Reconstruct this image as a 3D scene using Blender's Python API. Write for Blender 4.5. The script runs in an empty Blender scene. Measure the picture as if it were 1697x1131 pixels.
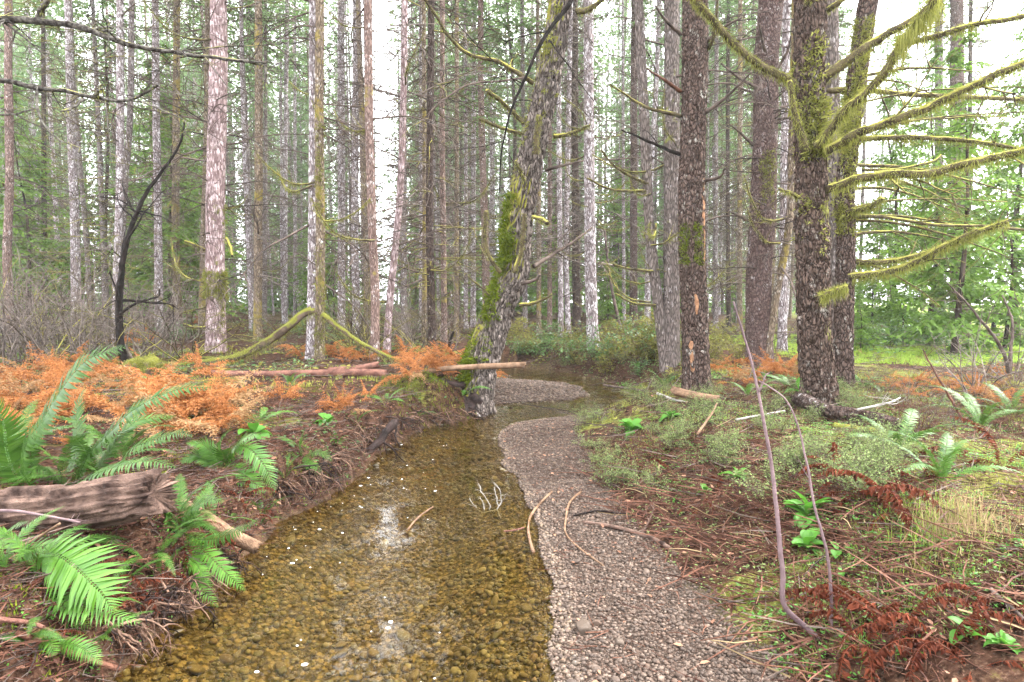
import bpy, math, random
import numpy as np
from mathutils import Vector, Matrix

random.seed(7)
RNG = np.random.default_rng(7)
S = bpy.context.scene
COL = S.collection

# ------------------------------------------------------------------ camera, sky, sun, exposure
FPX, PITCH, HC = 1011.0, math.radians(3.7), 1.6
cam_d = bpy.data.cameras.new('camera'); cam = bpy.data.objects.new('camera', cam_d); COL.objects.link(cam)
cam_d.sensor_width = 36; cam_d.lens = 36 * FPX / 1697.0
cam_d.clip_start = 0.05; cam_d.clip_end = 2000
cam.location = (0, 0, HC); cam.rotation_euler = (math.pi/2 - PITCH, 0, 0)
S.camera = cam

SUN_EL, SUN_ROT = math.radians(52), math.radians(70)     # rotation clockwise from +Y (towards +X)
world = bpy.data.worlds.new('World'); S.world = world; world.use_nodes = True
wn = world.node_tree
bg = wn.nodes['Background']
sky = wn.nodes.new('ShaderNodeTexSky'); sky.sky_type = 'NISHITA'; sky.sun_disc = False
sky.sun_elevation = SUN_EL; sky.sun_rotation = SUN_ROT
sky.air_density = 1.0; sky.dust_density = 6.0; sky.ozone_density = 1.0
hs = wn.nodes.new('ShaderNodeHueSaturation'); hs.inputs['Saturation'].default_value = 0.10; hs.inputs['Value'].default_value = 1.0
wn.links.new(sky.outputs[0], hs.inputs['Color'])
mx = wn.nodes.new('ShaderNodeMixRGB'); mx.inputs[0].default_value = 0.55; mx.inputs[2].default_value = (10.5, 10.7, 11.2, 1)
wn.links.new(hs.outputs[0], mx.inputs[1]); wn.links.new(mx.outputs[0], bg.inputs['Color'])
bg.inputs['Strength'].default_value = 0.15
sl = bpy.data.lights.new('sun', 'SUN'); sl.energy = 1.5; sl.angle = math.radians(12); sl.color = (1.0, 0.965, 0.92)
sun = bpy.data.objects.new('sun', sl); COL.objects.link(sun)
sd = Vector((math.sin(SUN_ROT)*math.cos(SUN_EL), math.cos(SUN_ROT)*math.cos(SUN_EL), math.sin(SUN_EL)))
sun.rotation_euler = sd.to_track_quat('Z', 'Y').to_euler(); sun.location = (10, 0, 40)
S.view_settings.view_transform = 'Standard'; S.view_settings.look = 'None'
S.view_settings.exposure = 3.05; S.view_settings.gamma = 1.0; S.view_settings.use_curve_mapping = False
S.cycles.use_denoising = True
S.cycles.use_adaptive_sampling = True; S.cycles.adaptive_threshold = 0.02
S.cycles.max_bounces = 5; S.cycles.diffuse_bounces = 2; S.cycles.glossy_bounces = 3
S.cycles.transmission_bounces = 6; S.cycles.transparent_max_bounces = 10; S.cycles.volume_bounces = 1
S.cycles.caustics_reflective = False; S.cycles.caustics_refractive = False

# ------------------------------------------------------------------ numeric helpers
def h1(n):
    n = (n.astype(np.int64) * 1103515245 + 12345) & 0x7fffffff
    n = ((n ^ (n >> 13)) * 60493 + 19990303) & 0x7fffffff
    n = ((n ^ (n >> 11)) * 1274126177) & 0x7fffffff
    return ((n ^ (n >> 15)) & 0xffff) / 65535.0
def vn2(x, y, seed=0):
    x = np.asarray(x, float); y = np.asarray(y, float)
    xi = np.floor(x); yi = np.floor(y); fx = x-xi; fy = y-yi
    fx = fx*fx*(3-2*fx); fy = fy*fy*(3-2*fy)
    g = lambda a, b: h1((xi+a).astype(np.int64)*7919 + (yi+b).astype(np.int64)*104729 + seed*1299709)
    return (g(0,0)*(1-fx)+g(1,0)*fx)*(1-fy) + (g(0,1)*(1-fx)+g(1,1)*fx)*fy
def fbm(x, y, oct=4, seed=0):
    a = 0.5; r = 0; t = 0
    for o in range(oct):
        r = r + a*vn2(x*2**o, y*2**o, seed+o); t += a; a *= 0.5
    return r/t
def voro(u, v, per, seed=0):
    """F1, F2-F1 and the cell's own random; u wraps with period per"""
    ui = np.floor(u); vi = np.floor(v); f1 = np.full(u.shape, 9.0); f2 = f1.copy(); idr = np.zeros(u.shape)
    for a in (-1, 0, 1):
        for b in (-1, 0, 1):
            cu = ui+a; cv = vi+b
            k = (np.mod(cu, per)).astype(np.int64)*7919 + cv.astype(np.int64)*104729 + seed*15485863
            px = cu + 0.15+0.7*h1(k); py = cv + 0.15+0.7*h1(k+31)
            d = np.hypot(px-u, py-v); r = h1(k+77)
            m = d < f1
            f2 = np.where(m, f1, np.minimum(f2, d)); idr = np.where(m, r, idr); f1 = np.where(m, d, f1)
    return f1, f2-f1, idr
def sst(a, b, x):
    t = np.clip((x-a)/(b-a), 0, 1); return t*t*(3-2*t)
def PX(px, py, d):
    cx = (px-848.5)/FPX; cy = -(py-565.5)/FPX
    r = np.array([cx, math.cos(PITCH)+cy*math.sin(PITCH), -math.sin(PITCH)+cy*math.cos(PITCH)])
    return np.array([0, 0, HC]) + r*(d/r[1])

# ------------------------------------------------------------------ terrain height
WATER = np.array([(-2.2,-6),(-1.9,0),(-1.72,2.0),(-1.67,2.47),(-1.72,2.85),(-1.6,3.2),(-1.64,3.77),(-1.73,4.29),(-1.5,4.82),(-1.43,5.5),
  (-1.37,6.53),(-1.12,7.56),(-0.78,7.94),(-0.5,8.45),(-0.42,9.3),(0.0,9.6),(0.5,9.72),(0.95,9.85),(1.25,10.3),(1.3,11.1),(1.05,11.9),(0.3,12.25),(-0.4,12.9),(-1.4,14.6),
  (-1.2,15.6),(0.0,14.5),(0.9,14.1),(1.45,13.4),(1.8,12.3),(1.95,11.2),(1.95,9.9),(1.6,9.0),(0.95,8.5),
  (0.6,8.35),(0.05,7.94),(-0.17,7.35),(-0.05,5.92),(0.1,4.68),(0.2,3.77),(0.22,2.85),(0.18,2.47),(0.2,0),(0.3,-6)], float)
GRAV1 = np.array([(0.25,-6),(0.15,0),(0.1,2.47),(0.1,3.77),(0.0,4.68),(-0.15,5.92),(-0.25,7.35),(0.0,7.8),(0.6,8.4),(0.85,8.35),(0.8,7.6),(0.68,6.9),(0.64,5.7),(0.71,4.68),(0.86,3.68),(0.98,2.91),(1.02,2.47),(1.1,0),(1.2,-6)], float)
GRAV2 = np.array([(-0.6,9.0),(-0.75,10.4),(-0.55,12.3),(0.3,12.35),(1.1,11.95),(1.4,11.1),(1.35,10.2),(0.95,9.75),(0.4,9.6)], float)
def sdpoly(x, y, P):
    x = np.asarray(x, float); y = np.asarray(y, float)
    d = np.full(x.shape, 1e9); ins = np.zeros(x.shape, bool)
    n = len(P)
    for i in range(n):
        ax, ay = P[i]; bx, by = P[(i+1) % n]
        ex, ey = bx-ax, by-ay
        t = np.clip(((x-ax)*ex+(y-ay)*ey)/(ex*ex+ey*ey+1e-12), 0, 1)
        d = np.minimum(d, np.hypot(x-ax-t*ex, y-ay-t*ey))
        c = ((ay > y) != (by > y)) & (x < (bx-ax)*(y-ay)/((by-ay) if by != ay else 1e-9)+ax)
        ins ^= c
    return np.where(ins, -d, d)
def fields(x, y):
    x = np.asarray(x, float); y = np.asarray(y, float)
    wob = (fbm(x*2.2, y*2.2, 3, 5)-0.5)*0.22
    sw = sdpoly(x, y, WATER) + wob
    g = np.minimum(sdpoly(x, y, GRAV1), sdpoly(x, y, GRAV2)) + (fbm(x*3, y*3, 3, 9)-0.5)*0.22
    return sw, g
def hgt(x, y):
    x = np.asarray(x, float); y = np.asarray(y, float)
    sw, g = fields(x, y)
    su = np.minimum(sw, g)
    bw = np.where(x > 0.1, 1.25, 0.30)
    out = np.minimum(0.10*np.maximum(sw, 0), 0.13) + 0.36*sst(0, 1, su/bw) + 0.004
    out = out + sst(0.1, 1.0, su)*((fbm(x*0.9, y*0.9, 4, 2)-0.5)*0.16 + (fbm(x*4, y*4, 3, 3)-0.5)*0.07) + np.where(x < 0.1, sst(0, .15, su)*(1-sst(.5, 1.2, su)), 0)*(fbm(x*7, y*7, 3, 14)-0.5)*0.20
    out = out + 0.5*sst(14, 60, np.hypot(x, y)) * (fbm(x*0.06, y*0.06, 3, 8)-0.2) 
    out = out + (fbm(x*9, y*9, 2, 4)-0.5)*0.012*sst(0, .1, np.abs(sw))
    out = out + 0.16*np.exp(-(((x+1.15)/.55)**2+((y-8.3)/.5)**2))*sst(0, .15, su)
    inn = -0.012 - 0.22*sst(0, 0.75, -sw) - 0.02*(fbm(x*3, y*3, 2, 6))
    return np.where(sw > 0, out, inn)
def H(x, y): return float(hgt(np.array([x]), np.array([y]))[0])
def GP(px, py):
    """where the ray through a photo pixel meets the terrain"""
    cx = (px-848.5)/FPX; cy = -(py-565.5)/FPX
    r = np.array([cx, math.cos(PITCH)+cy*math.sin(PITCH), -math.sin(PITCH)+cy*math.cos(PITCH)])
    t = np.concatenate([np.linspace(1.5, 12, 700), np.linspace(12.02, 90, 900)])
    X, Y, Z = r[0]*t, r[1]*t, HC+r[2]*t
    k = np.nonzero(Z < hgt(X, Y))[0]
    k = k[0] if len(k) else len(t)-1
    return np.array([X[k], Y[k], H(X[k], Y[k])])

# ------------------------------------------------------------------ mesh / object helpers
def mkmesh(name, V, faces, mat=None, smooth=True, attrs=None):
    V = np.asarray(V, float).reshape(-1, 3)
    me = bpy.data.meshes.new(name)
    fl = [np.asarray(f, np.int64).reshape(-1, k) for k, f in faces if len(f)]
    me.vertices.add(len(V)); me.vertices.foreach_set('co', V.ravel().astype(np.float32))
    loops = np.concatenate([f.ravel() for f in fl]); sizes = np.concatenate([np.full(len(f), f.shape[1]) for f in fl])
    me.loops.add(len(loops)); me.polygons.add(len(sizes))
    me.loops.foreach_set('vertex_index', loops.astype(np.int32))
    me.polygons.foreach_set('loop_start', np.concatenate([[0], np.cumsum(sizes)[:-1]]).astype(np.int32))
    me.polygons.foreach_set('use_smooth', np.full(len(sizes), smooth))
    if attrs:
        for k, a in attrs.items():
            at = me.attributes.new(k, 'FLOAT', 'POINT'); at.data.foreach_set('value', np.asarray(a, np.float32))
    me.update(calc_edges=True)
    for m in (mat if isinstance(mat, (list, tuple)) else [mat]):
        if m: me.materials.append(m)
    return me
class MB:
    def __init__(s): s.V = []; s.q = []; s.t = []; s.n = 0
    def add(s, V, q=None, t=None):
        V = np.asarray(V, float).reshape(-1, 3)
        if q is not None and len(q): s.q.append(np.asarray(q, np.int64)+s.n)
        if t is not None and len(t): s.t.append(np.asarray(t, np.int64)+s.n)
        s.V.append(V); s.n += len(V)
    def tube(s, P, R, k=5, cap=True, rough=0.0):
        V, Q, T = tube(P, R, k, cap, rough); s.add(V, Q, T)
    def mesh(s, name, mat, smooth=True, off=(0,0,0)):
        V = np.concatenate(s.V) - np.asarray(off)
        return mkmesh(name, V, [(4, np.concatenate(s.q) if s.q else []), (3, np.concatenate(s.t) if s.t else [])], mat, smooth)
def frames(P):
    P = np.asarray(P, float); T = np.gradient(P, axis=0); T /= np.linalg.norm(T, axis=1, keepdims=True)+1e-12
    a = np.array([1.0, 0, 0]) if abs(T[0][0]) < 0.8 else np.array([0, 1.0, 0])
    U = []; u = a
    for t in T:
        u = u - t*np.dot(u, t); u /= np.linalg.norm(u)+1e-12; U.append(u)
    U = np.array(U); W = np.cross(T, U)
    return T, U, W
def tube(P, R, k=5, cap=True, rough=0.0):
    P = np.asarray(P, float); n = len(P); R = np.broadcast_to(np.asarray(R, float), (n,))
    T, U, W = frames(P)
    th = np.arange(k)*2*math.pi/k
    rr = R[:, None]*np.ones((n, k))
    if rough: rr = rr*(1+rough*(RNG.random((n, k))-0.5)*2)
    V = P[:, None, :] + rr[..., None]*(np.cos(th)[None, :, None]*U[:, None, :]+np.sin(th)[None, :, None]*W[:, None, :])
    V = V.reshape(-1, 3)
    i = np.arange(n-1)[:, None]*k; j = np.arange(k)[None, :]; j2 = (j+1) % k
    Q = np.stack([i+j, i+j2, i+k+j2, i+k+j], -1).reshape(-1, 4)
    Tt = []
    if cap:
        V = np.vstack([V, P[0], P[-1]]); a = n*k
        jj = np.arange(k); Tt = np.vstack([np.stack([(jj+1) % k, jj, np.full(k, a)], -1), np.stack([(n-1)*k+jj, (n-1)*k+(jj+1) % k, np.full(k, a+1)], -1)])
    return V, Q, Tt
def crspline(P, n):
    P = np.asarray(P, float)
    if len(P) == 2: return P[0]+(P[1]-P[0])*np.linspace(0, 1, n)[:, None]
    Q = np.vstack([2*P[0]-P[1], P, 2*P[-1]-P[-2]])
    seg = np.linalg.norm(np.diff(P, axis=0), axis=1); cum = np.concatenate([[0], np.cumsum(seg)])
    out = []
    for s in np.linspace(0, cum[-1], n):
        i = min(int(np.searchsorted(cum, s, side='right')-1), len(P)-2); t = (s-cum[i])/(seg[i]+1e-9)
        a, b, c, d = Q[i], Q[i+1], Q[i+2], Q[i+3]
        out.append(0.5*((2*b)+(-a+c)*t+(2*a-5*b+4*c-d)*t*t+(-a+3*b-3*c+d)*t**3))
    return np.array(out)
def jitter(P, amp, freq=3.0, seed=None):
    P = np.array(P, float); n = len(P); s = RNG.integers(1e6) if seed is None else seed
    t = np.linspace(0, freq, n)
    for c in range(3): P[:, c] += amp*(fbm(t+17*c, np.full(n, 0.5+s*0.37), 3, int(s) % 997)-0.5)*2*np.minimum(1, np.arange(n)/2)
    return P
def thing(name, label, cat, loc=(0,0,0), group=None, rot=(0,0,0), scale=1.0):
    o = bpy.data.objects.new(name, None); COL.objects.link(o); o.empty_display_size = 0.1
    o.location = loc; o.rotation_euler = rot; o.scale = (scale,)*3 if np.isscalar(scale) else scale
    o['label'] = label; o['category'] = cat
    if group: o['group'] = group
    return o
def part(name, me, parent=None, loc=(0,0,0), rot=(0,0,0), scale=1.0, kind=None):
    o = bpy.data.objects.new(name, me); COL.objects.link(o); o.parent = parent
    o.location = loc; o.rotation_euler = rot; o.scale = (scale,)*3 if np.isscalar(scale) else scale
    if kind: o['kind'] = kind
    return o
def solo(name, me, label, cat, loc=(0,0,0), rot=(0,0,0), scale=1.0, group=None, kind=None):
    o = part(name, me, None, loc, rot, scale, kind); o['label'] = label; o['category'] = cat
    if group: o['group'] = group
    return o
def scatter(tV, tF, pos, scl, rot=None, k=3, nsc=None):
    """bake copies of a template: pos (n,3), scl (n,) or (n,3), rot (n,3,3)"""
    n = len(pos); scl = np.asarray(scl, float)
    if scl.ndim == 1: scl = scl[:, None].repeat(3, 1)
    V = tV[None]*scl[:, None, :]
    if rot is not None: V = np.einsum('nij,nvj->nvi', rot, V)
    V = V + pos[:, None, :]
    F = (np.asarray(tF)[None]+(np.arange(n)*len(tV))[:, None, None]).reshape(-1, k)
    return V.reshape(-1, 3), F
def rots(yaw, pitch, roll):
    cy, sy, cp, sp, cr, sr = np.cos(yaw), np.sin(yaw), np.cos(pitch), np.sin(pitch), np.cos(roll), np.sin(roll)
    z = np.zeros_like(cy); o = np.ones_like(cy)
    A = np.stack([np.stack([cy, -sy, z], -1), np.stack([sy, cy, z], -1), np.stack([z, z, o], -1)], -2)
    B = np.stack([np.stack([cp, z, sp], -1), np.stack([z, o, z], -1), np.stack([-sp, z, cp], -1)], -2)
    C = np.stack([np.stack([o, z, z], -1), np.stack([z, cr, -sr], -1), np.stack([z, sr, cr], -1)], -2)
    return A @ B @ C
def ico(sub=1):
    import bmesh
    bm = bmesh.new(); bmesh.ops.create_icosphere(bm, subdivisions=sub, radius=1)
    V = np.array([v.co[:] for v in bm.verts]); F = np.array([[v.index for v in f.verts] for f in bm.faces]); bm.free()
    return V, F

# ------------------------------------------------------------------ materials
class NT:
    def __init__(s, name):
        s.m = bpy.data.materials.new(name); s.m.use_nodes = True; s.t = s.m.node_tree; s.t.nodes.clear()
        s.out = s.t.nodes.new('ShaderNodeOutputMaterial')
    def n(s, typ, ins=None, **props):
        nd = s.t.nodes.new('ShaderNode'+typ)
        for k, v in props.items(): setattr(nd, k, v)
        for k, v in (ins or {}).items():
            sock = nd.inputs[k]
            if isinstance(v, bpy.types.NodeSocket): s.t.links.new(v, sock)
            elif isinstance(v, bpy.types.Node): s.t.links.new(v.outputs[0], sock)
            else:
                if sock.type == 'RGBA' and len(v) == 3: v = (*v, 1)
                sock.default_value = v
        return nd
    def mix(s, f, a, b, mode='MIX'): return s.n('MixRGB', {0: f, 1: a, 2: b}, blend_type=mode).outputs[0]
    def ramp(s, x, a, b): return s.n('MapRange', {0: x, 1: a, 2: b, 3: 0.0, 4: 1.0}, interpolation_type='SMOOTHSTEP').outputs[0]
    def math(s, op, a, b=0.0): return s.n('Math', {0: a, 1: b}, operation=op).outputs[0]
    def noise(s, vec, scale, detail=4, rough=0.55, dist=0.0): return s.n('TexNoise', {'Vector': vec, 'Scale': scale, 'Detail': detail, 'Roughness': rough, 'Distortion': dist}).outputs['Fac']
    def bump(s, h, strength=0.5, dist=0.02): return s.n('Bump', {'Height': h, 'Strength': strength, 'Distance': dist}).outputs[0]
    def done(s, sh): s.t.links.new(sh if isinstance(sh, bpy.types.NodeSocket) else sh.outputs[0], s.out.inputs['Surface']); return s.m
def bark(name, dark, light, lich=(0.45,0.44,0.45), lich_a=0.3, moss_a=0.15, scale=1.0, stretch=0.3, moss_side=None, moss_col=(0.16,0.17,0.03), bstr=0.8):
    t = NT(name)
    co = t.n('TexCoord').outputs['Object']; inf = t.n('ObjectInfo').outputs['Random']
    off = t.n('VectorMath', {0: co, 1: t.n('CombineXYZ', {0: t.math('MULTIPLY', inf, 37.0), 1: t.math('MULTIPLY', inf, 91.0), 2: t.math('MULTIPLY', inf, 53.0)}).outputs[0]}, operation='ADD').outputs[0]
    st = t.n('Mapping', {'Vector': off, 'Scale': (1, 1, stretch)}).outputs[0]
    wob = t.n('TexNoise', {'Vector': st, 'Scale': 9*scale, 'Detail': 3}).outputs['Color']
    st2 = t.n('VectorMath', {0: st, 1: t.n('VectorMath', {0: wob, 'Scale': 0.12/scale}, operation='SCALE').outputs[0]}, operation='ADD').outputs[0]
    vor = t.n('TexVoronoi', {'Vector': st2, 'Scale': 26*scale}, feature='DISTANCE_TO_EDGE').outputs[0]
    crack = t.ramp(vor, 0.02, 0.28)
    n1 = t.noise(off, 7*scale, 6); n2 = t.noise(st, 40*scale, 5, 0.65); n3 = t.noise(off, 1.3, 3); n4 = t.noise(t.n('Mapping', {'Vector': off, 'Scale': (1, 1, 0.6)}).outputs[0], 22*scale, 5, 0.7)
    base = t.mix(crack, dark, light)
    base = t.mix(t.ramp(n2, 0.35, 0.75), base, [c*0.55 for c in light])
    lm = t.math('MULTIPLY', t.ramp(t.math('ADD', t.math('MULTIPLY', n1, 0.7), t.math('MULTIPLY', n4, 0.65)), 0.84-lich_a*0.42, 0.96-lich_a*0.34), t.ramp(crack, 0.0, 0.35))
    base = t.mix(lm, base, lich)
    mf = t.math('ADD', t.math('MULTIPLY', n3, 0.7), t.math('MULTIPLY', n1, 0.45))
    if moss_side is not None:
        nor = t.n('NewGeometry').outputs['Normal']
        dt = t.n('VectorMath', {0: nor, 1: moss_side}, operation='DOT_PRODUCT').outputs['Value']
        mf = t.math('ADD', mf, t.math('MULTIPLY', dt, 0.28))
    mm = t.ramp(mf, 0.80-moss_a*0.6, 0.90-moss_a*0.6)
    mc = t.mix(n2, [c*0.45 for c in moss_col], [c*1.25 for c in moss_col])
    col = t.mix(mm, base, mc)
    hgt_ = t.math('ADD', t.math('MULTIPLY', crack, 0.7), t.math('MULTIPLY', n2, 0.7))
    b = t.bump(hgt_, bstr, 0.025)
    return t.done(t.n('BsdfPrincipled', {'Base Color': col, 'Roughness': 0.95, 'Normal': b, 'Specular IOR Level': 0.03}))
def leafmat(name, ca, cb, gloss=0.45, transl=0.35, spec=0.3):
    t = NT(name)
    r = t.n('NewGeometry').outputs['Random Per Island']; oi = t.n('ObjectInfo').outputs['Random']
    f = t.math('ADD', t.math('MULTIPLY', r, 0.7), t.math('MULTIPLY', oi, 0.3))
    c = t.mix(f, ca, cb)
    d = t.n('BsdfPrincipled', {'Base Color': c, 'Roughness': gloss, 'Specular IOR Level': spec})
    tr = t.n('BsdfTranslucent', {'Color': t.mix(0.25, c, (0.9, 1.0, 0.3), 'MULTIPLY')})
    return t.done(t.n('MixShader', {0: transl, 1: d.outputs[0], 2: tr.outputs[0]}))
def woodmat(name, a, b, scale=1.0, rough=0.85, moss=None, moss_a=0.0):
    t = NT(name); co = t.n('TexCoord').outputs['Object']
    n1 = t.noise(co, 9*scale, 6); n2 = t.noise(co, 60*scale, 4)
    r = t.n('NewGeometry').outputs['Random Per Island']
    c = t.mix(t.ramp(t.math('ADD', t.math('MULTIPLY', n1, 0.8), t.math('MULTIPLY', r, 0.25)), 0.35, 0.75), a, b)
    c = t.mix(t.math('MULTIPLY', n2, 0.5), c, [x*0.4 for x in a])
    if moss:
        up = t.n('SeparateXYZ', {0: t.n('NewGeometry').outputs['Normal']}).outputs[2]
        mf = t.ramp(t.math('ADD', t.math('MULTIPLY', up, 0.3), t.noise(co, 4.0, 5)), 0.85-moss_a*0.6, 0.95-moss_a*0.6)
        c = t.mix(mf, c, t.mix(n2, [x*0.5 for x in moss], [x*1.3 for x in moss]))
    return t.done(t.n('BsdfPrincipled', {'Base Color': c, 'Roughness': rough, 'Normal': t.bump(t.math('ADD', n1, n2), 0.7, 0.015), 'Specular IOR Level': 0.06}))
MOSS = (0.11, 0.11, 0.022)
M = {}
M['pale'] = bark('pale_bark', (0.075,0.056,0.055), (0.30,0.25,0.248), (0.54,0.51,0.52), 0.5, 0.08, 1.0, 0.25)
M['pink'] = bark('pinkish_bark', (0.10,0.062,0.06), (0.31,0.225,0.22), (0.46,0.375,0.375), 0.5, 0.05, 0.9, 0.18)
M['dark'] = bark('dark_bark', (0.016,0.011,0.010), (0.085,0.06,0.05), (0.33,0.31,0.30), 0.22, 0.12)
M['mossy'] = bark('mossy_bark', (0.05,0.037,0.026), (0.23,0.175,0.125), (0.42,0.40,0.37), 0.3, 0.34, moss_col=(0.20,0.155,0.045))
M['red'] = bark('reddish_bark', (0.065,0.042,0.036), (0.24,0.165,0.14), (0.45,0.41,0.39), 0.3, 0.2, moss_col=(0.22,0.17,0.05))
M['grey'] = bark('grey_bark', (0.06,0.048,0.045), (0.24,0.20,0.19), (0.45,0.425,0.43), 0.35, 0.2)
M['greybrown'] = bark('grey_brown_bark', (0.04,0.032,0.028), (0.185,0.15,0.135), (0.33,0.30,0.295), 0.28, 0.15, 1.0, 0.25)
M['lean'] = bark('furrowed_bark', (0.014,0.010,0.008), (0.20,0.165,0.145), (0.27,0.25,0.23), 0.08, 0.05, 0.85, 0.24, (-0.85,-0.2,0.45), (0.19,0.18,0.035))
M['hero'] = bark('scaly_bark', (0.009,0.006,0.005), (0.115,0.08,0.064), (0.26,0.245,0.215), 0.22, 0.06, 0.95, 0.5, (0.6,-0.1,0.2), (0.17,0.17,0.05))
M['scaly'] = bark('lichened_scaly_bark', (0.010,0.007,0.006), (0.115,0.08,0.066), (0.26,0.25,0.22), 0.25, 0.10, 1.0, 0.55)
M['plum'] = bark('plum_brown_bark', (0.035,0.022,0.019), (0.145,0.10,0.09), (0.30,0.27,0.265), 0.26, 0.10, 1.0, 0.5, bstr=0.9)
M['moss'] = leafmat('moss', (0.075,0.078,0.016), (0.27,0.275,0.07), 0.9, 0.3, 0.01)
M['moss_green'] = leafmat('green_moss', (0.03,0.048,0.005), (0.15,0.185,0.018), 0.9, 0.3, 0.01)
M['twig'] = woodmat('dead_twig', (0.035,0.026,0.022), (0.16,0.12,0.10))
M['mosstwig'] = woodmat('mossy_twig', (0.03,0.022,0.014), (0.13,0.105,0.055), 1.0, 0.9, (0.25,0.23,0.055), 0.38)
M['greytwig'] = woodmat('grey_brush_twig', (0.06,0.047,0.04), (0.27,0.22,0.19))
M['darktwig'] = woodmat('dark_twig', (0.006,0.005,0.004), (0.025,0.018,0.016))
M['redtwig'] = woodmat('red_brown_twig', (0.035,0.014,0.010), (0.15,0.07,0.045), 1.0, 0.6)
M['purpletwig'] = woodmat('purple_brown_stem', (0.07,0.045,0.048), (0.18,0.125,0.125), 0.5, 0.5)
M['whitetwig'] = woodmat('bleached_twig', (0.16,0.145,0.125), (0.42,0.39,0.35))
M['lichentwig'] = woodmat('lichened_branch', (0.018,0.014,0.012), (0.19,0.175,0.15), 3.0, 0.9, (0.3,0.28,0.1), 0.15)
M['log'] = woodmat('rotten_wood', (0.02,0.012,0.010), (0.17,0.11,0.085), 1.2)
M['redlog'] = woodmat('red_log', (0.07,0.032,0.025), (0.22,0.11,0.08), 1.2)
M['palelog'] = woodmat('bare_pale_log', (0.08,0.048,0.03), (0.24,0.15,0.095), 1.2)
M['mosslog'] = woodmat('mossy_log', (0.05,0.035,0.025), (0.14,0.10,0.07), 1.0, 0.9, MOSS, 0.55)
M['paleroot'] = woodmat('pale_root', (0.05,0.028,0.02), (0.24,0.15,0.105), 1.5, 0.7)
M['root'] = woodmat('wet_root', (0.008,0.006,0.0055), (0.055,0.036,0.032), 1.5, 0.6)
M['fern'] = leafmat('sword_fern_leaf', (0.018,0.055,0.008), (0.06,0.125,0.018), 0.45, 0.28, 0.2)
M['fernlight'] = leafmat('young_fern_leaf', (0.028,0.085,0.008), (0.075,0.17,0.018), 0.38, 0.3, 0.35)
M['bracken'] = leafmat('dead_bracken', (0.14,0.046,0.014), (0.44,0.19,0.075), 0.85, 0.3, 0.03)
M['tanbracken'] = leafmat('tan_bracken', (0.13,0.065,0.03), (0.36,0.22,0.11), 0.85, 0.3, 0.1)
M['redfern'] = leafmat('dead_red_fern', (0.03,0.008,0.005), (0.13,0.036,0.018), 0.7, 0.2, 0.05)
M['needle'] = leafmat('conifer_needles', (0.06,0.105,0.042), (0.17,0.255,0.105), 0.6, 0.45, 0.05)
M['hemlock'] = leafmat('hemlock_needles', (0.055,0.105,0.018), (0.165,0.27,0.05), 0.5, 0.45, 0.08)
M['salal'] = leafmat('salal_leaf', (0.025,0.07,0.02), (0.10,0.18,0.05), 0.35, 0.3, 0.25)
M['paleleaf'] = leafmat('pale_small_leaf', (0.06,0.09,0.03), (0.19,0.23,0.09), 0.6, 0.35, 0.05)
M['herb'] = leafmat('bright_herb_leaf', (0.03,0.10,0.012), (0.085,0.22,0.03), 0.5, 0.4, 0.2)
M['olive'] = leafmat('olive_leaf', (0.07,0.075,0.018), (0.2,0.18,0.045), 0.6, 0.35, 0.08)
M['grass'] = leafmat('grass_blade', (0.12,0.22,0.03), (0.32,0.42,0.08), 0.6, 0.4, 0.05)
M['straw'] = leafmat('dead_grass', (0.13,0.085,0.045), (0.33,0.25,0.14), 0.7, 0.3, 0.05)
M['litter'] = leafmat('fallen_leaf', (0.06,0.026,0.018), (0.30,0.16,0.10), 0.6, 0.1, 0.08)
M['foam'] = NT('foam'); M['foam'] = M['foam'].done(M['foam'].n('BsdfPrincipled', {'Base Color': (0.85,0.86,0.88), 'Roughness': 0.5}))
def stonemat(name, cols, rough):
    t = NT(name); r = t.n('NewGeometry').outputs['Random Per Island']; oi = t.n('ObjectInfo').outputs['Random']
    f = t.math('FRACT', t.math('ADD', r, oi))
    cr = t.n('ValToRGB', {0: f}); el = cr.color_ramp
    el.interpolation = 'LINEAR'
    while len(el.elements) < len(cols): el.elements.new(0.5)
    for i, c in enumerate(cols): el.elements[i].position = i/(len(cols)-1); el.elements[i].color = (*c, 1)
    co = t.n('TexCoord').outputs['Object']
    c = t.mix(t.math('MULTIPLY', t.noise(co, 55, 5, 0.7), 0.6), cr.outputs[0], (0.08,0.06,0.045))
    return t.done(t.n('BsdfPrincipled', {'Base Color': c, 'Roughness': rough, 'Specular IOR Level': 0.12, 'Normal': t.bump(t.noise(co, 90, 4), 0.25, 0.004)}))
M['gravel'] = stonemat('gravel', [(0.02,0.0135,0.011),(0.058,0.039,0.030),(0.03,0.0225,0.02),(0.085,0.053,0.038),(0.036,0.026,0.022),(0.15,0.108,0.083),(0.022,0.015,0.013)], 0.6)
M['bedstone'] = stonemat('creek_stone', [(0.03,0.026,0.015),(0.075,0.058,0.030),(0.045,0.045,0.028),(0.095,0.07,0.036),(0.048,0.036,0.018),(0.165,0.14,0.085),(0.028,0.028,0.02),(0.09,0.054,0.027)], 0.5)
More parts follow.
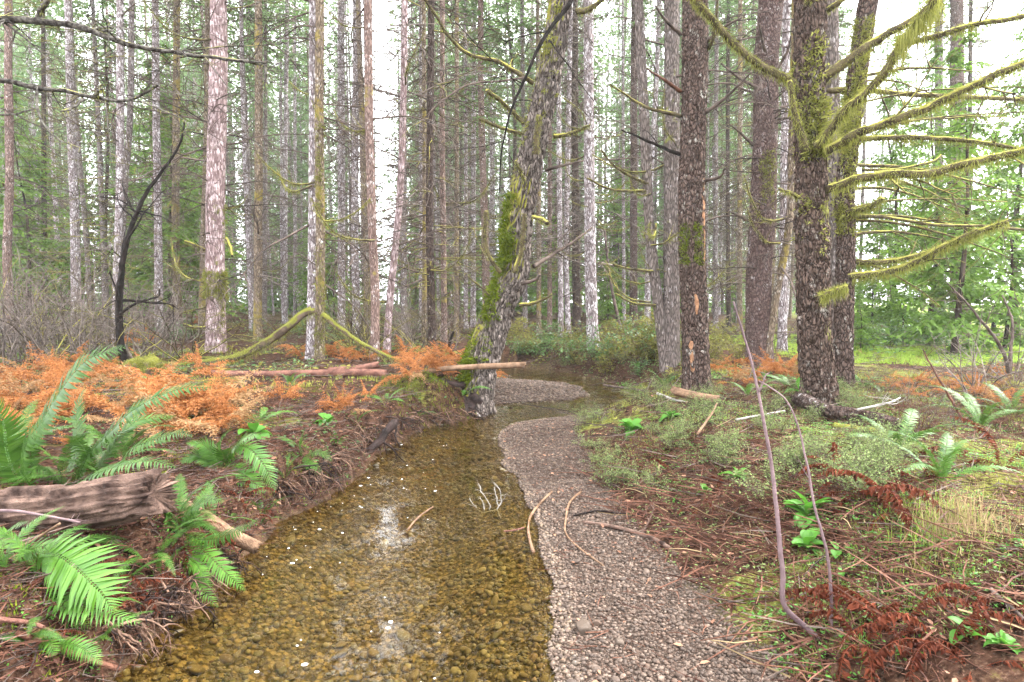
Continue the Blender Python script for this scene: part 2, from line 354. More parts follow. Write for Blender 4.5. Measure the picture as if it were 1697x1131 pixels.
def groundmat():
    t = NT('forest_floor'); co = t.n('TexCoord').outputs['Object']
    a = lambda k: t.n('Attribute', attribute_name=k).outputs['Fac']
    n1 = t.noise(co, 1.6, 6); n2 = t.noise(co, 14, 6, 0.65); n3 = t.noise(co, 70, 4, 0.7); n4 = t.noise(co, 5, 5)
    c = t.mix(t.ramp(n2, 0.35, 0.68), (0.008,0.0045,0.003), (0.06,0.031,0.02))
    c = t.mix(t.ramp(n3, 0.5, 0.8), c, (0.12,0.075,0.05))
    mossm = t.ramp(t.math('ADD', t.math('ADD', t.math('MULTIPLY', n1, .8), t.math('ADD', t.math('MULTIPLY', n4, 0.4), t.math('MULTIPLY', n2, 0.7))), t.math('MULTIPLY', a('moss'), 0.25)), 1.08, 1.3)
    c = t.mix(mossm, c, t.mix(n3, (0.03,0.035,0.007), (0.15,0.155,0.035)))
    lawn = t.mix(n3, (0.10,0.16,0.025), (0.27,0.34,0.07))
    c = t.mix(a('lawn'), c, lawn)
    vor = t.n('TexVoronoi', {'Vector': co, 'Scale': 55.0})
    gcol = t.mix(t.n('SeparateColor', {0: vor.outputs['Color']}).outputs[0], (0.03,0.02,0.0155), (0.08,0.055,0.043))
    gcol = t.mix(t.ramp(vor.outputs['Distance'], 0.3, 0.75), gcol, (0.02,0.015,0.012))
    c = t.mix(a('gravel'), c, gcol)
    vb = t.n('TexVoronoi', {'Vector': co, 'Scale': 34.0})
    bcol = t.mix(t.n('SeparateColor', {0: vb.outputs['Color']}).outputs[0], (0.045,0.036,0.02), (0.15,0.11,0.058))
    bcol = t.mix(t.ramp(vb.outputs['Distance'], 0.3, 0.75), bcol, (0.03,0.022,0.012))
    c = t.mix(a('bed'), c, bcol)
    b = t.bump(t.math('ADD', t.math('ADD', n2, t.math('MULTIPLY', n3, 0.6)), t.math('MULTIPLY', vor.outputs['Distance'], -0.6)), 0.7, 0.02)
    return t.done(t.n('BsdfPrincipled', {'Base Color': c, 'Roughness': 0.9, 'Normal': b, 'Specular IOR Level': 0.02}))
M['ground'] = groundmat()
def watermat():
    t = NT('creek_water'); co = t.n('TexCoord').outputs['Object']
    st = t.n('Mapping', {'Vector': co, 'Scale': (1.0, 0.8, 1)}).outputs[0]
    n1 = t.noise(st, 11, 2, 0.5, 1.2); n2 = t.noise(st, 32, 2, 0.5, 0.8); n0 = t.noise(co, 1.6, 2)
    b = t.bump(t.math('MULTIPLY', t.math('ADD', n1, t.math('MULTIPLY', n2, 0.28)), t.math('ADD', t.math('MULTIPLY', t.ramp(n0, 0.40, 0.62), 1.0), 0.07)), 0.6, 0.024)
    fr = t.n('Fresnel', {'IOR': 1.333, 'Normal': b})
    tr = t.n('BsdfTransparent', {'Color': (0.84, 0.75, 0.46)})
    gl = t.n('BsdfGlossy', {'Color': (1, 1, 1), 'Roughness': 0.02, 'Normal': b})
    return t.done(t.n('MixShader', {0: fr.outputs[0], 1: tr.outputs[0], 2: gl.outputs[0]}))
M['water'] = watermat()

# ------------------------------------------------------------------ ground, gravel bar, creek bed, water
def axis(a, b, step, far, g=1.16):
    v = list(np.arange(a, b+1e-6, step)); s = step; x = b
    while x < far[1]: s = min(s*g, 8); x += s; v.append(x)
    s = step; x = a; w = []
    while x > far[0]: s = min(s*g, 8); x -= s; w.append(x)
    return np.array(w[::-1]+v)
gx = axis(-4.2, 4.6, 0.055, (-160, 160)); gy = axis(2.0, 10.5, 0.06, (-60, 210))
GX, GY = np.meshgrid(gx, gy)
GZ = hgt(GX, GY); SW, SG = fields(GX, GY)
nx, ny = len(gx), len(gy)
GV = np.stack([GX, GY, GZ], -1).reshape(-1, 3)
grav = (1-sst(-0.02, 0.14, SG))*sst(-0.03, 0.03, SW); bed = 1-sst(-0.06, 0.05, SW)
lawn = sst(6.5, 8.5, GX)*sst(10.4, 11.6, GY)*(1-sst(16.5, 18.5, GY))*sst(0.32, 0.5, fbm(GX*0.8, GY*0.8, 3, 12)+0.25)
lawn = np.maximum(lawn, sst(15, 24, GX)*sst(18, 26, GY)*0.8)
mossa = sst(0.5, 0.65, fbm(GX*0.7, GY*0.7, 3, 21))
ii = (np.arange(ny-1)[:, None]*nx+np.arange(nx-1)[None]).ravel()
FQ = np.stack([ii, ii+1, ii+nx+1, ii+nx], -1)
cb = bed.ravel()[FQ].mean(1); cg = grav.ravel()[FQ].mean(1)
cls = np.where(cb > 0.5, 2, np.where(cg > 0.5, 1, 0))
def struct(name, k):
    F = FQ[cls == k]; u, inv = np.unique(F, return_inverse=True)
    at = {'gravel': grav.ravel()[u], 'bed': bed.ravel()[u], 'moss': mossa.ravel()[u], 'lawn': lawn.ravel()[u]}
    me = mkmesh(name, GV[u], [(4, inv.reshape(-1, 4))], M['ground'], True, at)
    return part(name, me, kind='structure')
ground = struct('ground', 0); gravel_bar = struct('gravel_bar', 1); creek_bed = struct('creek_bed', 2)
wv = np.array([(-3.2,-7,0),(3.5,-7,0),(3.5,16.5,0),(-3.2,16.5,0)], float)
creek = part('creek_water', mkmesh('creek_water', wv, [(4, [[0,1,2,3]])], M['water'], False), kind='structure')

# ------------------------------------------------------------------ stones
O8 = np.array([(1,0,0),(0,1,0),(-1,0,0),(0,-1,0),(0,0,1),(0,0,-1)], float); F8 = np.array([(0,1,4),(1,2,4),(2,3,4),(3,0,4),(1,0,5),(2,1,5),(3,2,5),(0,3,5)])
I1, F1 = ico(1); I2, F2 = ico(2); I3, F3 = ico(3)
def stone_t(V, seed, amp=0.3):
    r = 1+amp*(fbm(V[:, 0]*1.3+V[:, 2]*0.7+seed*3.1, V[:, 1]*1.3-V[:, 2]*0.9+seed, 3, seed)-0.5)*2
    return V*r[:, None]
def inpoly_pts(n, x0, x1, y0, y1, test, power=1.0):
    out = []
    while sum(len(o) for o in out) < n:
        y = y0+(y1-y0)*RNG.random(n*2)**power; x = x0+(x1-x0)*RNG.random(n*2)
        sw, g = fields(x, y); m = test(x, y, sw, g)
        out.append(np.stack([x[m], y[m]], -1))
    return np.concatenate(out)[:n]
def stones(P, rmin, rmax, tV, tF, flat=0.62, sink=0.3, pw=3.6):
    n = len(P); r = rmin+(rmax-rmin)*RNG.random(n)**pw
    s = np.stack([r*(0.8+0.5*RNG.random(n)), r*(0.7+0.4*RNG.random(n)), r*(flat*0.75+flat*0.5*RNG.random(n))], -1)
    z = hgt(P[:, 0], P[:, 1])+s[:, 2]*(1-2*sink)
    R = rots(RNG.random(n)*6.28, (RNG.random(n)-.5)*0.6, (RNG.random(n)-.5)*0.6)
    return scatter(tV, tF, np.column_stack([P, z]), s, R)
peb = [mkmesh('pebble', stone_t(I2, k+1), [(3, F2)], M['bedstone'], True) for k in range(8)]
pts = inpoly_pts(300, -1.7, 0.3, 2.2, 5.4, lambda x, y, sw, g: sw < -0.03, 1.6)
for i, (x, y) in enumerate(pts):
    r = 0.015+0.02*RNG.random()**2.0
    part('pebble', peb[i % 8], creek_bed, (x, y, H(x, y)+r*0.25), (RNG.random()*.5, RNG.random()*.5, RNG.random()*6.28), (r*(0.9+.5*RNG.random()), r*(0.75+.4*RNG.random()), r*(0.45+.25*RNG.random())))
mb = MB()
for k in range(6):
    P = inpoly_pts(1500, -1.8, 0.35, 1.9, 6.0, lambda x, y, sw, g: sw < 0.0, 1.5)
    V, F = stones(P, 0.006, 0.025, stone_t(I2, 30+k) if k < 1 else stone_t(I1, 30+k, .2), F2 if k < 1 else F1); mb.add(V, None, F)
    P = inpoly_pts(700, -1.8, 2.0, 5.5, 14.5, lambda x, y, sw, g: sw < 0.0)
    V, F = stones(P, 0.012, 0.04, stone_t(I1, 40+k, .2), F1); mb.add(V, None, F)
part('bed_pebbles', mb.mesh('bed_pebbles', M['bedstone']), creek_bed, kind='stuff')
mb = MB()
for k in range(6):
    P = inpoly_pts(4200, -0.3, 1.4, 1.9, 5.2, lambda x, y, sw, g: (g < 0.1) & (sw > -0.02), 1.25)
    V, F = stones(P, 0.003, 0.0135, stone_t(I1 if k % 2 else O8*1.15, 50+k, .25), F1 if k % 2 else F8); mb.add(V, None, F)
    P = inpoly_pts(1500, -0.6, 1.4, 4.8, 8.5, lambda x, y, sw, g: (g < 0.1) & (sw > -0.02))
    V, F = stones(P, 0.005, 0.017, stone_t(O8*1.15, 60+k, .25), F8); mb.add(V, None, F)
    P = inpoly_pts(900, -0.8, 1.6, 9.0, 12.5, lambda x, y, sw, g: (g < 0.1) & (sw > -0.02))
    V, F = stones(P, 0.012, 0.032, stone_t(O8*1.15, 70+k, .25), F8); mb.add(V, None, F)
part('gravel', mb.mesh('gravel', M['gravel']), gravel_bar, kind='stuff')
M['wetstone'] = stonemat('wet_gravel', [(0.05,0.038,0.03),(0.12,0.085,0.06),(0.07,0.06,0.05),(0.15,0.105,0.07),(0.09,0.065,0.05)], 0.25)
mb = MB()
for k in range(3):
    P = inpoly_pts(1500, -0.6, 0.6, 1.9, 8.2, lambda x, y, sw, g: (g < 0.1) & (np.abs(sw) < 0.09), 1.3)
    V, F = stones(P, 0.004, 0.018, stone_t(O8*1.15, 90+k, .25), F8); mb.add(V, None, F)
part('wet_gravel', mb.mesh('wet_gravel', M['wetstone']), gravel_bar, kind='stuff')
P = inpoly_pts(120, -0.2, 1.3, 2.1, 5.0, lambda x, y, sw, g: (g < 0.0) & (sw > 0.02))
gst = [mkmesh('stone', stone_t(I2, 80+k), [(3, F2)], M['gravel'], True) for k in range(6)]
for i, (x, y) in enumerate(P):
    r = 0.008+0.012*RNG.random()**2
    part('stone', gst[i % 6], gravel_bar, (x, y, H(x, y)+r*0.3), (0.2, 0.1, RNG.random()*6.28), (r*1.3, r, r*0.65))
def rock(px, py, wpx, label, mat, seed):
    p = GP(px, py); r = wpx/2/FPX*p[1]
    solo('rock', mkmesh('rock', np.clip(stone_t(I3, seed, .55), -.82, .86), [(3, F3)], mat), label, 'rock', (p[0], p[1], p[2]+r*0.35), (0.2, 0.1, seed), (r*1.05, r*0.9, r*0.75))
rk = stonemat('dark_rock', [(0.040,0.029,0.022),(0.06,0.044,0.034)], 0.6)
rock(966, 1046, 30, 'large brown rock on the gravel at the edge of the water', rk, 5)
rock(1027, 1070, 17, 'small dark grey rock on the gravel beside the large brown rock', rk, 6)
rock(990, 1038, 16, 'pinkish small rock touching the large brown rock on the gravel', M['gravel'], 9)

# ------------------------------------------------------------------ plant templates
def nrm(v): v = np.asarray(v, float); return v/(np.linalg.norm(v)+1e-12)
LEAF_V = np.array([(0,0,0),(0.35,0.28,0.05),(0.45,0,-0.03),(0.35,-0.28,0.05),(0.75,0.2,0.02),(0.75,-0.2,0.02),(1,0,-0.06)], float)
LEAF_F = np.array([(0,2,1),(0,3,2),(1,2,4),(2,3,5),(2,6,4),(2,5,6)])
DIA_V = np.array([(0,0,0),(0.45,0.22,0.06),(0.45,-0.22,0.06),(1,0,0)], float); DIA_F = np.array([(0,2,1),(1,2,3)])
BLADE_V = np.array([(0,-0.5,0),(0,0.5,0),(1,0,0)], float); BLADE_F = np.array([(0,1,2)])
def twiggy(mb, p0, d0, L, r0, rng, depth=2, nsub=5, k=3, droop=0.0, wig=0.12, seg=6):
    """one bare branch with side twigs"""
    d = nrm(d0); P = [np.array(p0, float)]
    for i in range(seg):
        d = nrm(d + rng.normal(0, wig, 3) + np.array([0, 0, -droop/seg])); P.append(P[-1]+d*L/seg)
    P = np.array(P); mb.tube(P, np.linspace(r0, r0*0.25, len(P)), k, False)
    if depth > 0:
        for j in range(nsub):
            i = rng.integers(1, seg); q = P[i]
            t = nrm(P[i+1]-P[i-1]); a = rng.normal(0, 1, 3); a = nrm(a-t*np.dot(a, t))
            twiggy(mb, q, nrm(t*0.7+a*0.8), L*rng.uniform(0.3, 0.55), r0*0.5, rng, depth-1, max(2, nsub-2), 3, droop, wig*1.2, max(3, seg-2))
    return P
def fuzz(P, R, n, rng, ln=(0.015, 0.05), down=0.5, w=0.35):
    """moss blades round a path, hanging more on the underside"""
    P = np.asarray(P); m = len(P); u = rng.random(n)*(m-1.001); i = u.astype(int); f = (u-i)[:, None]
    c = P[i]*(1-f)+P[i+1]*f; t = P[i+1]-P[i]; t /= np.linalg.norm(t, axis=1, keepdims=True)+1e-9
    R = np.broadcast_to(R, (m,)); r = (R[i]*(1-f[:, 0])+R[i+1]*f[:, 0])[:, None]
    a = rng.normal(0, 1, (n, 3)); a -= t*(a*t).sum(1, keepdims=True); a /= np.linalg.norm(a, axis=1, keepdims=True)+1e-9
    d = a*0.8 + t*rng.normal(0, 0.4, (n, 1)) + np.array([0, 0, -1.0])*down*(rng.random((n, 1))+np.maximum(0, -a[:, 2:3])*1.2)
    d /= np.linalg.norm(d, axis=1, keepdims=True)
    l = (ln[0]+(ln[1]-ln[0])*rng.random((n, 1))**2)*(1+1.3*np.maximum(0, -d[:, 2:3]))
    s = np.cross(d, rng.normal(0, 1, (n, 3))); s /= np.linalg.norm(s, axis=1, keepdims=True)+1e-9
    b = c+a*r*0.85; wd = np.minimum(l*w*0.6, 0.005)
    V = np.stack([b-s*wd*0.5, b+s*wd*0.5, b+d*l], 1).reshape(-1, 3)
    return V, np.arange(3*n).reshape(-1, 3)
R1 = np.random.default_rng(11)
BARE = []; MOSSB = []; MOSSF = []
for k in range(7):
    mb = MB(); twiggy(mb, (0,0,0), (1, 0, 0.1), 1.0, 0.011, R1, 2, 6, 4, 0.25+0.5*R1.random(), 0.13, 8); BARE.append(mb.mesh('branch', M['twig']))
for k in range(5):
    mb = MB(); n = 14; t = np.linspace(0, 1, n); up = 0.25+0.35*R1.random()
    P = np.stack([t, 0.12*np.sin(t*3+k), -0.16*np.sin(t*2.6)+up*t**2.2], -1); P = jitter(P, 0.025, 4)
    Rr = np.linspace(0.017, 0.006, n); mb.tube(P, Rr, 6, True)
    for j in range(4):
        i = R1.integers(4, n-2); twiggy(mb, P[i], (0.6, R1.normal(0, .8), R1.normal(0.2, .4)), 0.3, 0.006, R1, 1, 3, 3, 0.1, 0.15, 5)
    MOSSB.append(mb.mesh('branch', M['mosstwig']))
    V, F = fuzz(P[3:], Rr[3:]*1.3, 420, R1, (0.012, 0.04), 0.7); MOSSF.append(mkmesh('moss', V, [(3, F)], M['moss'], False))
DEADT = []
for k in range(5):
    mb = MB()
    for j in range(95):
        z = 1.8+13*R1.random(); a = R1.random()*6.28
        twiggy(mb, (0.1*math.cos(a), 0.1*math.sin(a), z), (math.cos(a), math.sin(a), R1.normal(0.05, 0.25)), 0.6+1.8*R1.random()**1.5, 0.016, R1, 1, 4, 3, 0.3, 0.11, 6)
    DEADT.append(mb.mesh('dead_twigs', (M['twig'], M['greytwig'], M['mosstwig'])[k % 3]))
def crown_mesh(rng, Lc, Lmax, dz, nb, mat, ns=9, leaf=1.0, droop=0.4, name='crown', m=4, taper=1.1, thin=0.12):
    B = []
    z = 0.0
    while z < Lc*0.985:
        for j in range(nb):
            L = Lmax*(1-(z/Lc)**taper)*(0.65+0.55*rng.random())+0.12
            if z < Lc*0.18: L *= 0.35+0.65*rng.random()
            if rng.random() < 0.13: continue
            B.append((z+rng.normal(0, dz*0.3), rng.random()*6.283, L))
        z += dz*(0.7+0.6*rng.random())
    B = np.array(B); n = len(B)
    t = (np.arange(ns)+0.5)/ns*0.9+0.1
    T = np.tile(t, (n, 1))+rng.normal(0, 0.02, (n, ns)); L = B[:, 2:3]; az = B[:, 1:2]+rng.normal(0, 0.05, (n, ns))
    rad = T*L; zz = B[:, 0:1]+0.22*rad-droop*0.75*rad*T
    base = np.stack([rad*np.cos(az), rad*np.sin(az), zz], -1)                 # (n,ns,3)
    out = []
    for s in (-1, 1):
        ang = az+s*(0.65+0.35*rng.random((n, ns))); l = (0.42*L*(1-0.75*T)+0.10)*(0.7+0.6*rng.random((n, ns)))
        dirv = np.stack([np.cos(ang), np.sin(ang), -0.25-0.35*rng.random((n, ns))*droop*2], -1)
        for q in range(m):
            st = base+dirv*(l*q/m)[..., None]*0.95
            d = dirv*(0.75+0.5*rng.random((n, ns, 1)))+rng.normal(0, 0.28, (n, ns, 3)); d /= np.linalg.norm(d, axis=-1, keepdims=True)
            sd_ = np.cross(d, np.array([0, 0, 1.0])+rng.normal(0, 0.35, (n, ns, 3))); sd_ /= np.linalg.norm(sd_, axis=-1, keepdims=True)
            ll = (l/m*1.25+0.04)[..., None]*leaf; w = ll*0.22+0.006
            out.append(np.stack([st-sd_*w*0.6, st+d*ll*0.5+sd_*w, st+d*ll, st+d*ll*0.45-sd_*w], -2).reshape(-1, 4, 3))
    V = np.concatenate(out).reshape(-1, 3); F = np.arange(len(V)).reshape(-1, 4)
    ok = rng.random(len(F)) > thin
    wood = MB()
    for (z, a, L_) in B[::2]:
        tt = np.linspace(0, 0.9, 4)*L_; P = np.stack([tt*math.cos(a), tt*math.sin(a), z+0.22*tt-droop*0.75*tt*tt/L_], -1)
        wood.tube(P, np.linspace(0.016, 0.004, 4)*(0.5+L_*0.3), 3, False)
    V = V.reshape(-1, 4, 3)[ok].reshape(-1, 3)
    return mkmesh(name, V, [(4, np.arange(len(V)).reshape(-1, 4))], mat, False), wood.mesh('limbs', M['twig'])
CROWN = [crown_mesh(R1, 19, 1.7+0.3*(k % 3), 0.62, 4, M['needle'], 8, 0.95, 0.35+0.1*(k % 3), thin=0.3) for k in range(5)]
YOUNG = [crown_mesh(R1, 1.0*h, 0.30*h, 0.27, 5, M['hemlock'], 10, 0.9, 0.5) for h in (4.0, 6.0, 8.5)]

# ------------------------------------------------------------------ trunks and trees
def trunk_mesh(path, rad, sides, mat, ds=0.25, zvis=6.0, bark_kind=None, flare=0.35, amp=0.0, seed=1, cell=0.07, stretch=3.0, dent=None):
    """path: (n,3) local control points from the base up, rad(s): radius function"""
    L = np.linalg.norm(np.diff(path, axis=0), axis=1).sum()
    nfine = max(8, int(min(L, zvis)/ds)); pts = crspline(path, max(200, len(path)*20))
    cum = np.concatenate([[0], np.cumsum(np.linalg.norm(np.diff(pts, axis=0), axis=1))])
    s = np.concatenate([np.linspace(0, min(cum[-1], zvis), nfine), np.linspace(min(cum[-1], zvis), cum[-1], 12)[1:]]) if cum[-1] > zvis+0.5 else np.linspace(0, cum[-1], nfine)
    C = np.stack([np.interp(s, cum, pts[:, c]) for c in range(3)], -1); n = len(s)
    T = np.gradient(C, axis=0); T /= np.linalg.norm(T, axis=1, keepdims=True)
    U = np.array([1.0, 0, 0])-T*T[:, :1]; U /= np.linalg.norm(U, axis=1, keepdims=True); W = np.cross(T, U)
    th = np.arange(sides)*2*math.pi/sides
    r = rad(s)[:, None]*np.ones((1, sides))
    lob = 0.5+0.5*np.cos(th*5+seed)*0.7+0.3*np.cos(th*3+seed*2)
    r = r*(1+flare*np.exp(-s/0.28)[:, None]*(0.6+lob[None, :]))
    TH, SS = np.meshgrid(th, s)
    r = r*(1+0.07*(vn2(np.cos(TH)*2+9, SS*1.5+np.sin(TH)*2, seed)-0.5)*2)
    if bark_kind:
        r0 = float(rad(np.array([1.5]))[0]); per = max(6, int(round(2*math.pi*r0/cell)))
        wob = (fbm(TH*2.2, SS*6, 3, seed+4)-0.5)*1.3
        u = TH/(2*math.pi)*per+wob*np.sin(TH/2)**0; v = SS/(cell*stretch)+wob*0.6
        f1, e, idr = voro(u, v, per, seed)
        f1b, eb, idb = voro(u*2, v*1.7, per*2, seed+3)
        if bark_kind == 'furrow': h = sst(0.02, 0.42, e)*0.75+0.25*sst(0.0, 0.3, eb)-0.12*f1+idr*0.12
        else: h = 0.55*sst(0, 0.16, e)+0.5*idr+0.32*sst(0, 0.2, eb)+0.25*idb
        h = h+0.25*(vn2(TH*30, SS*60, seed)-0.5)
        r = r+amp*(h-0.95)
    if dent is not None: r = r+dent(TH, SS)
    V = C[:, None]+r[..., None]*(np.cos(th)[None, :, None]*U[:, None]+np.sin(th)[None, :, None]*W[:, None])
    V = V.reshape(-1, 3); i = np.arange(n-1)[:, None]*sides; j = np.arange(sides)[None]; j2 = (j+1) % sides
    Q = np.stack([i+j, i+j2, i+sides+j2, i+sides+j], -1).reshape(-1, 4)
    V = np.vstack([V, C[-1]]); jj = np.arange(sides); Tt = np.stack([(n-1)*sides+jj, (n-1)*sides+(jj+1) % sides, np.full(sides, len(V)-1)], -1)
    return mkmesh('trunk', V, [(4, Q), (3, Tt)], mat, True), (C, rad(s))
TREES = []
QUEUE = []
LAND = [(-60, 'the left edge'), (205, 'the black sapling'), (358, 'the broad pink trunk'), (522, 'the twin mossy stems'), (617, 'the orange lichened trunk'), (714, 'the dark lichened trunk'), (850, 'the leaning tree'), (978, 'the branchy white trunk'), (1113, 'the pale straight trunk'), (1152, 'the orange stripped tree'), (1265, 'the broad plum trunk'), (1350, 'the big dark scaly tree'), (1588, 'the stout clearing trunk')]
ORD = ['first', 'second', 'third', 'fourth', 'fifth', 'sixth', 'seventh', 'eighth', 'ninth', 'tenth', 'eleventh', 'twelfth', 'thirteenth', 'fourteenth', 'fifteenth', 'sixteenth', 'seventeenth', 'eighteenth', 'nineteenth', 'twentieth', 'twenty-first', 'twenty-second', 'twenty-third', 'twenty-fourth', 'twenty-fifth', 'twenty-sixth', 'twenty-seventh', 'twenty-eighth', 'twenty-ninth', 'thirtieth']
def queue(o, base): QUEUE.append((o, base)); return o
def name_by_place():
    bins = {}
    for o, base in QUEUE:
        px = 848.5+FPX*o.location.x/o.location.y; l = [n for x, n in LAND if x < px] or [LAND[0][1]]
        bins.setdefault((base, l[-1]), []).append((px, o))
    for (base, l), lst in bins.items():
        lst.sort(key=lambda q: q[0])
        for i, (px, o) in enumerate(lst):
            o['label'] = '%s, %s one right of %s' % (base, ORD[i] if i < 30 else 'a later', l) if len(lst) > 1 else '%s, the one right of %s' % (base, l)
def tree(label, pts, w, style, d=None, ht=27, nbr=5, moss=0.3, dead=True, crown=True, name='conifer_tree', group=None, hero=None, zc=None, seed=None, brL=(0.7, 2.0), zr=None, taper=0.55, lean_ext=1.0):
    """pts: photo pixels from the top down, the last one the base"""
    sdd = seed if seed is not None else len(TREES)*13+3
    rng = np.random.default_rng(sdd)
    if d is None: b = GP(*pts[-1]); d = float(b[1])
    W_ = [PX(x, y, d) for x, y in pts[::-1]]
    bx = W_[0][0]; bz = H(bx, d)
    root = np.array([bx, d, bz-0.02]); W_[0] = np.array([bx, d, bz-0.12])
    W_ = [W_[0]]+[q for q in W_[1:] if q[2] > bz+0.3]
    loc = np.array(W_)-root
    if len(loc) == 1: loc = np.vstack([loc, [0, 0, 3.0]])
    dr = (loc[-1]-loc[-2]); dr = dr/dr[2]; dr = np.array([dr[0]*lean_ext, rng.normal(0, .01), 1.0])
    top = loc[-1]
    for f in (0.35, 0.7, 1.0):
        z = top[2]+(ht-top[2])*f; dd = dr*np.array([1-0.45*f, 1, 1]); loc = np.vstack([loc, top+dd*(z-top[2])])
    r0 = w/2/FPX*d*math.cos(math.atan2(bx, d))
    rad = lambda s: np.maximum(r0*(1.03-taper*np.clip(s/ht, 0, 1)*1.0-0.4*np.clip((s-ht*0.6)/(ht*0.4), 0, 1)), 0.03)
    zv = HC+d*0.48+0.6
    kw = hero or {}
    sides = kw.get('sides', 12 if w < 14 else 20); 
    me, (C, Rd) = trunk_mesh(loc, rad, sides, M[style], kw.get('ds', 0.35), zv, kw.get('kind'), kw.get('flare', 0.3), kw.get('amp', 0), sdd, kw.get('cell', 0.07), kw.get('stretch', 3.0), kw.get('dent'))
    o = thing(name, label, 'tree', root, group)
    part('trunk', me, o)
    def at(z): return np.array([np.interp(z, C[:, 2], C[:, c]) for c in range(3)]), float(np.interp(z, C[:, 2], Rd))
    for k in range(nbr):
        lo, hi = zr if zr else (0.9, max(2.0, zv-0.3))
        z = rng.uniform(lo, hi); c, r = at(z); a = rng.choice([0, math.pi])+rng.normal(0, 0.7); 
        L = rng.uniform(*brL); q = c+np.array([math.cos(a), math.sin(a), 0])*r*0.85
        ms = rng.random() < moss; i = rng.integers(5)
        b = part('branch', MOSSB[i] if ms else BARE[rng.integers(7)], o, q, (rng.normal(0, .3), -rng.normal(0.05 if ms else 0.0, 0.28), a), L*(0.8 if ms else 1.0))
        if ms: part('moss', MOSSF[i], b, kind='stuff')
    nb2 = 0 if hero and hero.get('sides', 0) > 55 else (11 if d < 19 else 5)
    for k in range(nb2):
        z = rng.uniform(1.2, max(2.0, zv-0.2)); c, r = at(z); a = rng.random()*6.283
        part('branch', BARE[rng.integers(7)], o, c+np.array([math.cos(a), math.sin(a), 0])*r*0.85, (rng.normal(0, .5), -rng.normal(-0.05, 0.3), a), rng.uniform(0.7, 2.3))
    if dead:
        part('dead_twigs', DEADT[rng.integers(5)], o, (0, 0, 0), (0, 0, rng.random()*6.28), (1, 1, rng.uniform(0.8, 1.2)), kind='stuff')
    if crown:
        z0 = zc if zc else ht*0.5; z0 = max(z0, 13.5) if d < 20 and zc is None else z0; c, r = at(z0); cm, lm = CROWN[rng.integers(5)]; s = (ht+0.8-z0)/19
        cr = part('crown', cm, o, c, (0, 0, rng.random()*6.28), (1.0, 1.0, s)); part('limbs', lm, cr, kind='stuff')
    o['_r'] = r0; del o['_r']
    TREES.append((bx, d, r0))
    return o, at, root, d
def pathbr(o, root, pix, w0, w1, d0, d1, mat, mossn=0, mossl=(0.02, 0.06), name='branch', sub=0, rng=R1, mossd=0.8, jit=0.012, k=8, mossw=1.25, mossm='moss', m0=0.0, droop=0.1, sublen=0.35):
    """a branch along photo pixels, its depth running from d0 to d1"""
    n = len(pix); dd = np.linspace(d0, d1, n)
    P = np.array([PX(x, y, q) for (x, y), q in zip(pix, dd)]); P = crspline(P, max(10, n*7)); P = jitter(P, jit, len(P)/4)
    Rr = np.linspace(w0, w1, len(P))/2/FPX*np.linspace(d0, d1, len(P))
    mb = MB(); mb.tube(P, Rr, k, True, 0.1)
    L = np.linalg.norm(P[-1]-P[0])
    for j in range(sub):
        i = rng.integers(len(P)//5, len(P)-2); t = nrm(P[i+1]-P[i])
        twiggy(mb, P[i], t*0.8+rng.normal(0, 0.6, 3), L*sublen*rng.uniform(0.5, 1.2), Rr[i]*0.45, rng, 1, 5, 3, droop, 0.12, 7)
    b = part(name, mb.mesh(name, mat, True, root), o)
    if mossn:
        i0 = int(m0*len(P)); V, F = fuzz(P[i0:], Rr[i0:]*mossw, int(mossn*0.9), rng, mossl, mossd)
        part('moss', mkmesh('moss', V-root, [(3, F)], M[mossm], False), b, kind='stuff')
    return b, P
def cushions(o, surf, n, rng, mat='moss_green', size=(0.02, 0.07), name='moss', blades=14):
    """soft moss cushions: surf(n) -> points, normals in the thing's own space"""
    P, Nn = surf(n); V = []; l = size[0]+(size[1]-size[0])*rng.random(n)**1.5
    m = blades; b = P.repeat(m, 0)+rng.normal(0, 1, (n*m, 3))*l.repeat(m)[:, None]*0.45
    d = Nn.repeat(m, 0)*0.8+rng.normal(0, 0.55, (n*m, 3)); d /= np.linalg.norm(d, axis=1, keepdims=True)
    s = np.cross(d, rng.normal(0, 1, d.shape)); s /= np.linalg.norm(s, axis=1, keepdims=True); ll = (l.repeat(m)*(0.3+0.7*rng.random(n*m)))[:, None]
    w = ll*0.2
    V = np.stack([b-s*w, b+s*w, b+d*ll], 1).reshape(-1, 3)
    return part(name, mkmesh(name, V, [(3, np.arange(len(V)).reshape(-1, 3))], M[mat], False), o, kind='stuff')

# leaning mossy tree over the creek
LEAN = [(931,-2),(908,134),(892,202),(872,302),(860,370),(852,454),(829,504),(807,575),(789,640),(777,682)]
o, at, rt, dl = tree('thick leaning mossy tree with furrowed bark at the bend of the creek', LEAN, 53, 'lean', d=8.7, ht=19, nbr=0, dead=False, zc=9.5, name='leaning_tree', taper=1.1, seed=5,
    hero=dict(sides=110, ds=0.035, kind='furrow', amp=0.06, cell=0.07, stretch=3.2, flare=0.6))
def lean_surf(n):
    z = R1.uniform(0.1, 2.9, n)**1.0; th = math.pi+R1.normal(0.3, 0.55, n)
    keep = fbm(z*2.3, th*2, 3, 3) > 0.47+0.06*z/2.5; z = z[keep]; th = th[keep]; n2 = len(z)
    c = np.array([at(q)[0] for q in z]); r = np.array([at(q)[1] for q in z])*1.03
    Nn = np.stack([np.cos(th), np.sin(th), 0.25*np.ones(n2)], -1)
    idx = np.resize(np.arange(n2), n); return (c+Nn*r[:, None]*np.array([1, 1, 0]))[idx], Nn[idx]
cushions(o, lean_surf, 1500, R1, 'moss_green', (0.03, 0.085))
